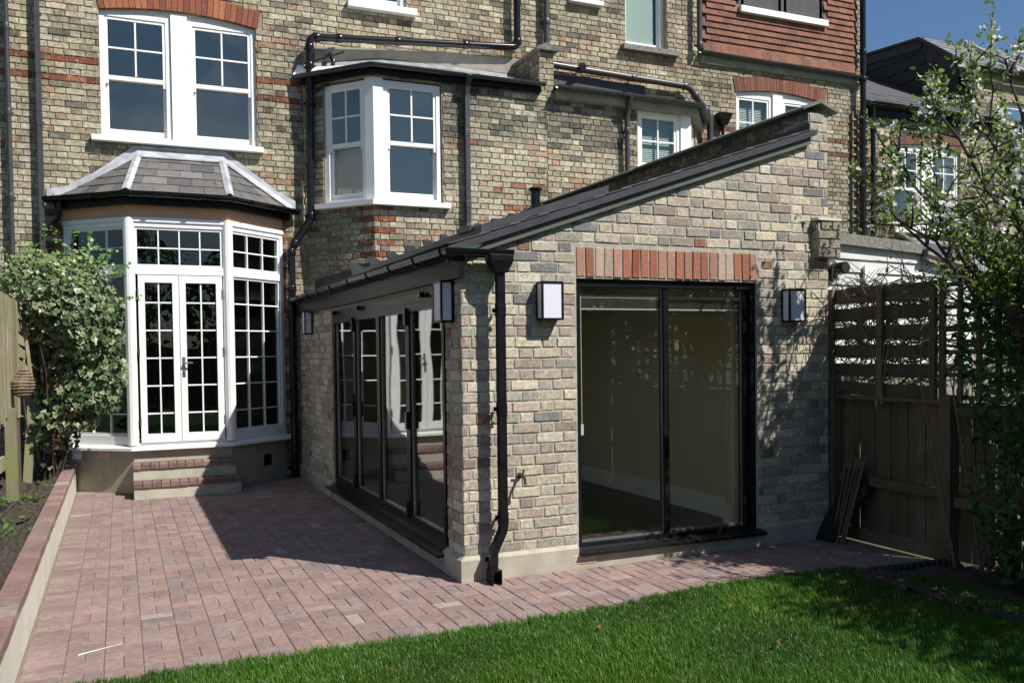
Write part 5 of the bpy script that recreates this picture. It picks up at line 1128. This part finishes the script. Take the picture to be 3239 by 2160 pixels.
foliage(ivy, 'foliage', *leaves(Cn[keep], Nn[keep], sz[keep], OUT_IVY, c0[keep], c1[keep], .22, td[keep]), 'ivyleaf')
b = MB()
for k in range(16):
    p = [(-2.85 + rnd.uniform(-.1, .1), 5.2 + rnd.uniform(-.1, .1), .24)]
    tgt = parts[rnd.randrange(5)][0]; tx = [tgt[i] + rnd.uniform(-.3, .3) for i in range(3)]
    for s_ in (.3, .6, 1): p.append(tuple(p[0][i] + (tx[i] - p[0][i]) * s_ + rnd.uniform(-.05, .05) for i in range(3)))
    b.tube(p, .016, 6, .004)
b.build('stem', 'bark', ivy); sh = MB(); sp, sn = [], []
for k in range(15):
    a = rnd.uniform(-.2, 3.4); q = Vector((-2.66 + .5 * math.cos(a), 4.85 + rnd.uniform(-.25, .15), 2.15 + .55 * math.sin(a))); d = Vector((math.cos(a) + rnd.gauss(0, .3), rnd.gauss(-.2, .3), math.sin(a) + rnd.gauss(.1, .3))).normalized(); P = [q]
    for i in range(5):
        d = (d + Vector((rnd.gauss(0, .25), rnd.gauss(0, .25), rnd.gauss(-.05, .25)))).normalized(); q = q + d * rnd.uniform(.04, .065); P.append(q)
        for _ in range(3): sp.append(tuple(q + Vector((rnd.gauss(0, .018), rnd.gauss(0, .018), rnd.gauss(0, .018))))); sn.append((rnd.gauss(0, .5), -.5 + rnd.gauss(0, .4), .6 + rnd.gauss(0, .4)))
    sh = MB(); sh.tube(P, .004, 5, .0015); sh.build('shoot', 'bark', ivy)
sp, sn = np.array(sp), np.array(sn); c0s = mixcol(len(sp), (.06, .15, .025), (.11, .22, .04)); foliage(ivy, 'young_leaves', *leaves(sp, sn, nrs.uniform(.028, .055, len(sp)), OUT_IVY, c0s, c0s * 1.3, .2), 'ivyleaf')

# ------------------------------------------------------------------ apple tree in blossom
ap = thing('apple_tree', 'apple tree in white blossom reaching in from the right edge', 'tree', (3.42, -2.05, 0))
br = MB(); tips = []; twigs = []
def limb(p0, p1, r0, r1, sag=.0, n=6, wob=.04):
    a, c_ = Vector(p0), Vector(p1); P = []
    for k in range(n + 1):
        q = a.lerp(c_, k / n) + Vector((rnd.uniform(-wob, wob), rnd.uniform(-wob, wob), rnd.uniform(-wob, wob) * .6 + sag * math.sin(math.pi * k / n))) * (1 if 0 < k < n else 0); P.append(q)
    br.tube(P, r0, 7, r1); return P
trunk = limb((3.42, -2.05, -.02), (3.46, -1.95, 1.55), .075, .055, wob=.02)
heads = [(2.75, -1.15, 2.45), (2.90, -1.0, 2.85), (3.05, -1.25, 3.15), (3.35, -1.2, 3.45), (3.7, -1.25, 3.6), (3.15, -.75, 2.55), (3.5, -.8, 2.75), (3.9, -1.0, 3.0), (3.0, -1.7, 2.5), (3.35, -1.55, 2.75), (3.7, -1.7, 3.05), (4.1, -1.6, 3.2), (4.3, -2.2, 2.7), (3.8, -2.6, 2.9), (3.2, -2.7, 2.6), (4.5, -1.3, 2.6), (4.2, -.6, 2.4), (3.25, -1.5, 2.1), (3.9, -.3, 2.7), (4.4, -.4, 3.0), (4.9, -.7, 3.2), (4.7, -1.2, 3.5), (5.2, -1.2, 3.0), (3.4, -3.2, 2.6), (4.1, -3.0, 2.8)]
for hx in heads:
    st_ = Vector(trunk[-1]) if rnd.random() < .5 else Vector(trunk[-2]); mid = st_.lerp(Vector(hx), .45) + Vector((rnd.uniform(-.1, .1), rnd.uniform(-.1, .1), -.08))
    P = limb(st_, mid, .026, .016, n=4) + limb(mid, hx, .016, .007, .05, n=5)
    for q in P[3:]:
        for _ in range(2):
            e = q + Vector((rnd.gauss(0, .20), rnd.gauss(0, .20), rnd.uniform(.0, .38))); PP = limb(q, e, .008, .003, .02, 4, .02); tips += PP[1:]
# upright water shoots that stand against the sky
for x, y, z0, z1 in ((3.64, -1.2, 3.2, 3.95), (3.43, -1.2, 3.1, 3.68), (3.06, -1.2, 2.9, 3.45), (3.25, -1.1, 2.9, 3.5), (3.32, -1.3, 3.0, 3.55), (2.62, -1.2, 2.4, 2.62), (2.72, -1.15, 2.6, 3.05), (2.95, -1.2, 2.8, 3.25)): 
    PP = limb((x - .03, y, z0), (x, y, z1), .007, .003, 0, 8, .012); tips += [p for p in PP for _ in range(2)]
br.build('trunk', 'bark', ap, smooth=True)
T_ = np.array([tuple(p) for p in tips]); nl = 8600; ix = nrs.randint(0, len(T_), nl); LC = T_[ix] + nrs.randn(nl, 3) * .034; LN = unit(nrs.randn(nl, 3) * .8 + np.array([.2, -.4, .7])); LS = nrs.uniform(.030, .060, nl)
c0 = mixcol(nl, (.095, .165, .025), (.18, .25, .045)); c1 = mixcol(nl, (.10, .18, .03), (.21, .29, .055))
keep = leaf_objects(ap, LC, LN, LS, OUT_LEAF, c0, c1, 'leaf'); crown = foliage(ap, 'crown', *leaves(LC[keep], LN[keep], LS[keep], OUT_LEAF, c0[keep], c1[keep], .3), 'leaf')
nf = 330; TH = T_[T_[:, 2] > 2.25]; ix = nrs.randint(0, len(TH), nf); FC = np.repeat(TH[ix], 7, 0) + nrs.randn(nf * 7, 3) * .028; FN = unit(nrs.randn(len(FC), 3) + np.array([0, -.5, .5]))
t1 = unit(np.cross(FN, np.array([.3, .2, .9]))); t2 = np.cross(FN, t1); PV, PN, PT = [], [], []
for k in range(5):
    a = 2 * math.pi * k / 5; d = t1 * math.cos(a) + t2 * math.sin(a); PV.append(FC + d * .010 + FN * .002); PN.append(unit(FN - d * .45)); PT.append(d)
PV, PN, PT = map(np.concatenate, (PV, PN, PT)); c0 = mixcol(len(PV), (.78, .70, .72), (.84, .82, .82), .04)
foliage(ap, 'blossom', *leaves(PV, PN, np.full(len(PV), .019), OUT_PETAL, c0, c0, .2, PT), 'petal')

# ------------------------------------------------------------------ shrubs against the right fence
def shrub(label, base, blobs, size, ca, cb, mat='leaf', stems=8, lim=0, name='shrub'):
    t = thing(name, label, 'shrub', base); Cn, Nn = [], []
    for c_, r_, n_ in blobs: p, d = ball(n_, c_, r_, .25); Cn.append(p); Nn.append(d)
    Cn, Nn = np.concatenate(Cn), np.concatenate(Nn); Nn = unit(Nn + np.array([0, -.3, .6]) + .8 * nrs.randn(len(Nn), 3)); sz = nrs.uniform(size[0], size[1], len(Cn)); c0 = mixcol(len(Cn), ca, cb); c1 = c0 * 1.15
    keep = leaf_objects(t, Cn, Nn, sz, OUT_LEAF, c0, c1, mat, lim) if lim else np.ones(len(Cn), bool)
    foliage(t, 'foliage', *leaves(Cn[keep], Nn[keep], sz[keep], OUT_LEAF, c0[keep], c1[keep], .25), mat); b = MB()
    for k in range(stems):
        c_ = rnd.choice(blobs)[0]; p0 = (base[0] + rnd.uniform(-.06, .06), base[1] + rnd.uniform(-.06, .06), base[2] - .02); b.tube([p0, tuple(p0[i] * .5 + c_[i] * .5 + rnd.uniform(-.06, .06) for i in range(3)), c_], .011, 6, .003)
    b.build('stem', 'twig', t); return t
shrub('leafy green shrub at the right edge below the apple tree', (3.10, -1.72, 0), [((3.08, -1.75, .55), (.22, .28, .5), 420), ((3.10, -1.70, 1.15), (.20, .28, .40), 380), ((3.02, -1.9, .25), (.2, .25, .25), 200), ((3.2, -1.5, 1.6), (.2, .3, .3), 260)], (.04, .075), (.030, .075, .018), (.06, .13, .03), lim=120)
shrub('climbing shrub tangled in the trellis below the apple tree', (3.42, -1.35, 0), [((3.40, -1.45, 1.75), (.16, .34, .30), 360), ((3.38, -1.75, 1.45), (.14, .3, .36), 330), ((3.42, -1.9, 1.9), (.18, .34, .3), 380), ((3.36, -1.25, 1.45), (.10, .12, .18), 40)], (.035, .06), (.045, .10, .02), (.10, .17, .03), lim=120)
for k, (x, y, z, r_, n_) in enumerate(((3.25, -2.9, 1.3, .60, 1200), (3.3, -3.9, 1.9, .80, 1900), (3.35, -5.1, 1.9, .85, 1900), (3.3, -6.4, 1.9, .9, 1700))):
    shrub(['round green shrub nearest along the right border', 'tall green shrub second along the right border', 'broad green shrub third along the right border', 'last green shrub along the right border'][k], (x, y, 0), [((x, y, z), (r_ * .8, r_, r_ * 1.3), n_), ((x + .1, y + .3, z + .7), (r_ * .7, r_ * .7, r_ * .7), n_ // 2)], (.05, .09), (.03, .08, .018), (.07, .14, .03))
shrub('green shrub in the neighbouring garden seen through the trellis', (5.9, .1, 0), [((5.9, .1, 1.2), (.5, .5, .8), 1500), ((5.4, -.5, 1.0), (.4, .4, .7), 900), ((6.6, .5, 1.5), (.6, .5, .9), 1200)], (.04, .08), (.03, .08, .018), (.08, .15, .03))
# bare climber over the slat panel
cb = thing('bare_climber', 'leafless climber tangled behind and over the slat fence panel', 'climber', (3.38, -.4, 0)); b = MB()
for k in range(3):
    p = [Vector((3.30, -.50 + rnd.uniform(-.05, .05), 1.12))]; tg = Vector((3.30, -.2 - .22 * k, 2.0))
    for s_ in (.25, .5, .75, 1): p.append(p[0].lerp(tg, s_) + Vector((rnd.uniform(-.01, .02), rnd.uniform(-.07, .07), 0)))
    b.tube(p, .009, 6, .004)
b.build('stem', 'twig', cb); b = MB()
for k in range(620):
    q = Vector((3.37 + rnd.uniform(0, .18), rnd.uniform(-1.0, .05), rnd.uniform(1.25, 2.02))); P = [q]; d = Vector((rnd.gauss(0, .3), rnd.gauss(0, 1), rnd.gauss(0, .6))).normalized()
    for s_ in range(4): d = (d + Vector((rnd.gauss(0, .3), rnd.gauss(0, .4), rnd.gauss(0, .4)))).normalized(); q = q + d * .07; P.append(q)
    b.tube(P, .0055, 4, .0025)
for k in range(60):
    q = Vector((3.34 + rnd.uniform(-.02, .05), rnd.uniform(-.9, .08), rnd.uniform(2.0, 2.06))); P = [q]; d = Vector((rnd.gauss(0, .2), rnd.gauss(0, 1), rnd.uniform(-.2, .35))).normalized()
    for s_ in range(5): d = (d + Vector((rnd.gauss(0, .25), rnd.gauss(0, .3), rnd.gauss(0, .3)))).normalized(); q = q + d * .08; P.append(q)
    b.tube(P, .005, 4, .002)
tag(b.build('twigs', 'twig', cb), kind='stuff')
dt = thing('dead_creeper', 'dry grey creeper clinging to the far wall trellis', 'creeper', (10.1, YA - .08, 3.2)); b = MB()
for k in range(110):
    q = Vector((rnd.uniform(9.75, 10.5), YA - .08 - rnd.uniform(0, .1), 3.2 + abs(rnd.gauss(0, .6)))); P = [q]; d = Vector((rnd.gauss(0, .5), 0, rnd.gauss(.3, .8))).normalized()
    for s_ in range(4): d = (d + Vector((rnd.gauss(0, .4), rnd.gauss(0, .1), rnd.gauss(0, .4)))).normalized(); q = q + d * .1; P.append(q)
    b.tube(P, .006, 4, .003)
tag(b.build('twigs', 'twig', dt), kind='stuff')
# saplings by the fence
for k, (x, y, hx, hy, hz, lb) in enumerate(((3.22, -1.24, 3.05, -1.08, 1.35, 'thin bare sapling leaning by the fence post'), (3.26, -1.42, 3.12, -1.30, 1.25, 'second thin stem right of the bare sapling'))):
    t = thing('sapling', lb, 'sapling', (x, y, 0)); b = MB(); b.tube([(x, y, -.02), (x * .6 + hx * .4, y * .6 + hy * .4, hz * .4), (hx, hy, hz), (hx + .05, hy + .02, hz + .3)], .013, 6, .004); b.tube([(hx, hy, hz), (hx - .08, hy, hz + .25)], .005, 5, .002); b.build('stem', 'twig', t)

# ------------------------------------------------------------------ weeds in the left bed
for k, (x, y, s_, lb) in enumerate(((-3.05, 3.15, .10, 'leafy weed clump by the left fence post'), (-2.88, 3.55, .06, 'small weed near the wall cap'), (-3.0, 2.35, .08, 'green weed patch in the dark soil'), (-2.93, 1.75, .06, 'low weed in the left bed nearest the lawn'), (-2.85, 4.4, .04, 'tiny seedling in the soil below the ivy'))):
    t = thing('weed', lb, 'weed', (x, y, .26), 'weeds in the raised bed'); n_ = 34; p = np.array([x, y, .28]) + nrs.randn(n_, 3) * np.array([s_, s_, .02]) ; p[:, 2] = .27 + abs(nrs.randn(n_)) * s_ * .5
    nn_ = unit(nrs.randn(n_, 3) * .5 + np.array([0, -.2, 1])); c0 = mixcol(n_, (.06, .14, .025), (.12, .22, .05)); foliage(t, 'foliage', *leaves(p, nn_, nrs.uniform(.03, .07, n_), OUT_LEAF, c0, c0, .2), 'leaf')

# ------------------------------------------------------------------ grass
def inlawn(x, y): return (y < np.interp(x, [p[0] for p in LE], [p[1] for p in LE]) + .012 + .022 * np.sin(x * 23) * np.sin(x * 7.3 + 1) + .012 * np.sin(x * 61)) & (x < np.interp(-y, [1.05, 1.5, 2.1, 3.0, 9], [2.74, 2.95, 2.85, 2.75, 2.7])) & (x > -2.6)
n = 330000; gx = nrs.uniform(-2.65, 3.0, n); gy = -.86 - 3.3 * nrs.rand(n) ** 1.15; ok = inlawn(gx, gy); gx, gy = gx[ok], gy[ok]; n = len(gx)
pt = np.sin(gx * 3.1 + 1.7 * np.sin(gy * 2.3)) * np.cos(gy * 3.7 + gx); edge = np.interp(gx, [p[0] for p in LE], [p[1] for p in LE]) - gy
hh = nrs.uniform(.018, .044, n) * (1 + .22 * pt) * np.where(edge < .12, 1.15, 1.0); hh *= np.where(nrs.rand(n) < .04, 1.5, 1)
az = nrs.uniform(0, 2 * np.pi, n); wd = nrs.uniform(.0012, .0024, n); lean = nrs.uniform(.1, .75, n) * hh; la = nrs.uniform(0, 2 * np.pi, n) * .6 + pt
S_ = np.stack([np.cos(az), np.sin(az), 0 * az], 1) * wd[:, None]; Lv = np.stack([np.cos(la), np.sin(la), 0 * la], 1) * lean[:, None]; B0 = np.stack([gx, gy, np.full(n, -.004)], 1); zz = np.zeros((n, 3)); zz[:, 2] = hh
V = np.stack([B0 - S_, B0 + S_, B0 + S_ * .8 + Lv * .35 + zz * .6, B0 - S_ * .8 + Lv * .35 + zz * .6, B0 + Lv + zz * .93], 1)
bs_ = (np.arange(n) * 5)[:, None, None]; F_ = (bs_ + np.array([[0, 1, 2], [0, 2, 3], [3, 2, 4]])[None]).reshape(-1, 3)
c0 = mixcol(n, (.042, .125, .012), (.085, .20, .022), .25) * (1 + .28 * pt[:, None]); dry = nrs.rand(n, 1) < .03; c0 = np.where(dry, np.array([[.26, .24, .10]]), c0); yl = (np.sin(gx * 1.3 + 2) * np.sin(gy * 2.1 + gx) > .45)[:, None] & (nrs.rand(n, 1) < .35); c0 = np.where(yl, c0 * np.array([[1.5, 1.15, .9]]), c0)
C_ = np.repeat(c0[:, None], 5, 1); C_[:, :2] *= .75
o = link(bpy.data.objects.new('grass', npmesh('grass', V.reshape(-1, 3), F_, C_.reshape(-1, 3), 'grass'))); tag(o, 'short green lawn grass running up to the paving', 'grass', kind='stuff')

# ------------------------------------------------------------------ litter
c = MB(); c.tube([(-2.36, -.50, .004), (-2.14, -.39, .004)], .0035, 5, .0008); o = c.build('plastic_strip', 'chalk'); tag(o, 'thin white strip lying on the red paving', 'strip')
for k, (x, y) in enumerate(((.25, -1.42), (.95, -2.05), (1.15, -1.4), (1.7, -1.75))):
    V, F, C = leaves(np.array([[x, y, .05], [x + .02, y + .01, .055]]), np.array([[.3, -.4, .8], [-.5, -.2, .7]]), np.array([.038, .03]), OUT_LEAF, np.array([[.25, .15, .07]] * 2), np.array([[.20, .12, .06]] * 2), .4)
    o = link(bpy.data.objects.new('dead_leaf', npmesh('dead_leaf', V, F, C, 'leaf'))); tag(o, ['curled dead leaf on the lawn nearest the downpipe', 'brown dead leaf in the middle of the front lawn', 'dead leaf on the lawn before the sliding door', 'dead leaf at the edge of the lawn shadow'][k], 'leaf', 'dead leaves on the lawn')

# ------------------------------------------------------------------ trees and fence at the end of the garden, seen in the glass
ef = thing('board_fence', 'tall fence across the far end of the garden behind the viewer', 'fence', (0, -16, 0))
for k in range(70): plank(ef, 'board', (-7 + k * .2, -16, 0), (-7 + k * .2, -16, 1.9), .19, .02, 'wood', (1, 0, 0))
for k, (x, y, z, r_) in enumerate(((-6.5, -17.5, 3.6, 2.6), (-2.5, -18.5, 4.2, 3.0), (2.2, -17.5, 3.4, 2.6), (6.2, -19, 4.4, 3.0), (-10, -15, 3.4, 2.6), (10, -16, 3.6, 2.6), (-6, -11, 2.4, 1.7), (-5.4, -6.5, 1.8, 1.3))):
    t = thing('garden_tree', ['spreading tree left of centre beyond the end fence', 'tall tree at the centre beyond the end fence', 'small tree right of centre beyond the end fence', 'tall tree right beyond the end fence', 'tree far left of the garden', 'tree far right of the garden', 'bushy tree on the left boundary half way down the garden', 'low bushy tree on the left boundary behind the viewer'][k], 'tree', (x, y, 0), 'trees behind the viewer')
    n_ = 2600; p, d = ball(n_, (x, y, z), (r_, r_, r_ * .95), .35); p = p + d * (.3 * np.sin(p[:, :1] * 2.3) * np.cos(p[:, 2:] * 2.1)); c0 = mixcol(n_, (.03, .07, .02), (.08, .14, .03))
    foliage(t, 'crown', *leaves(p, unit(d + nrs.randn(n_, 3)), nrs.uniform(.16, .34, n_), OUT_LEAF, c0, c0, .2), 'leaf'); b = MB(); b.tube([(x, y, -.1), (x + .1, y, z * .5), (x, y, z)], .16, 8, .06); b.build('trunk', 'bark', t)
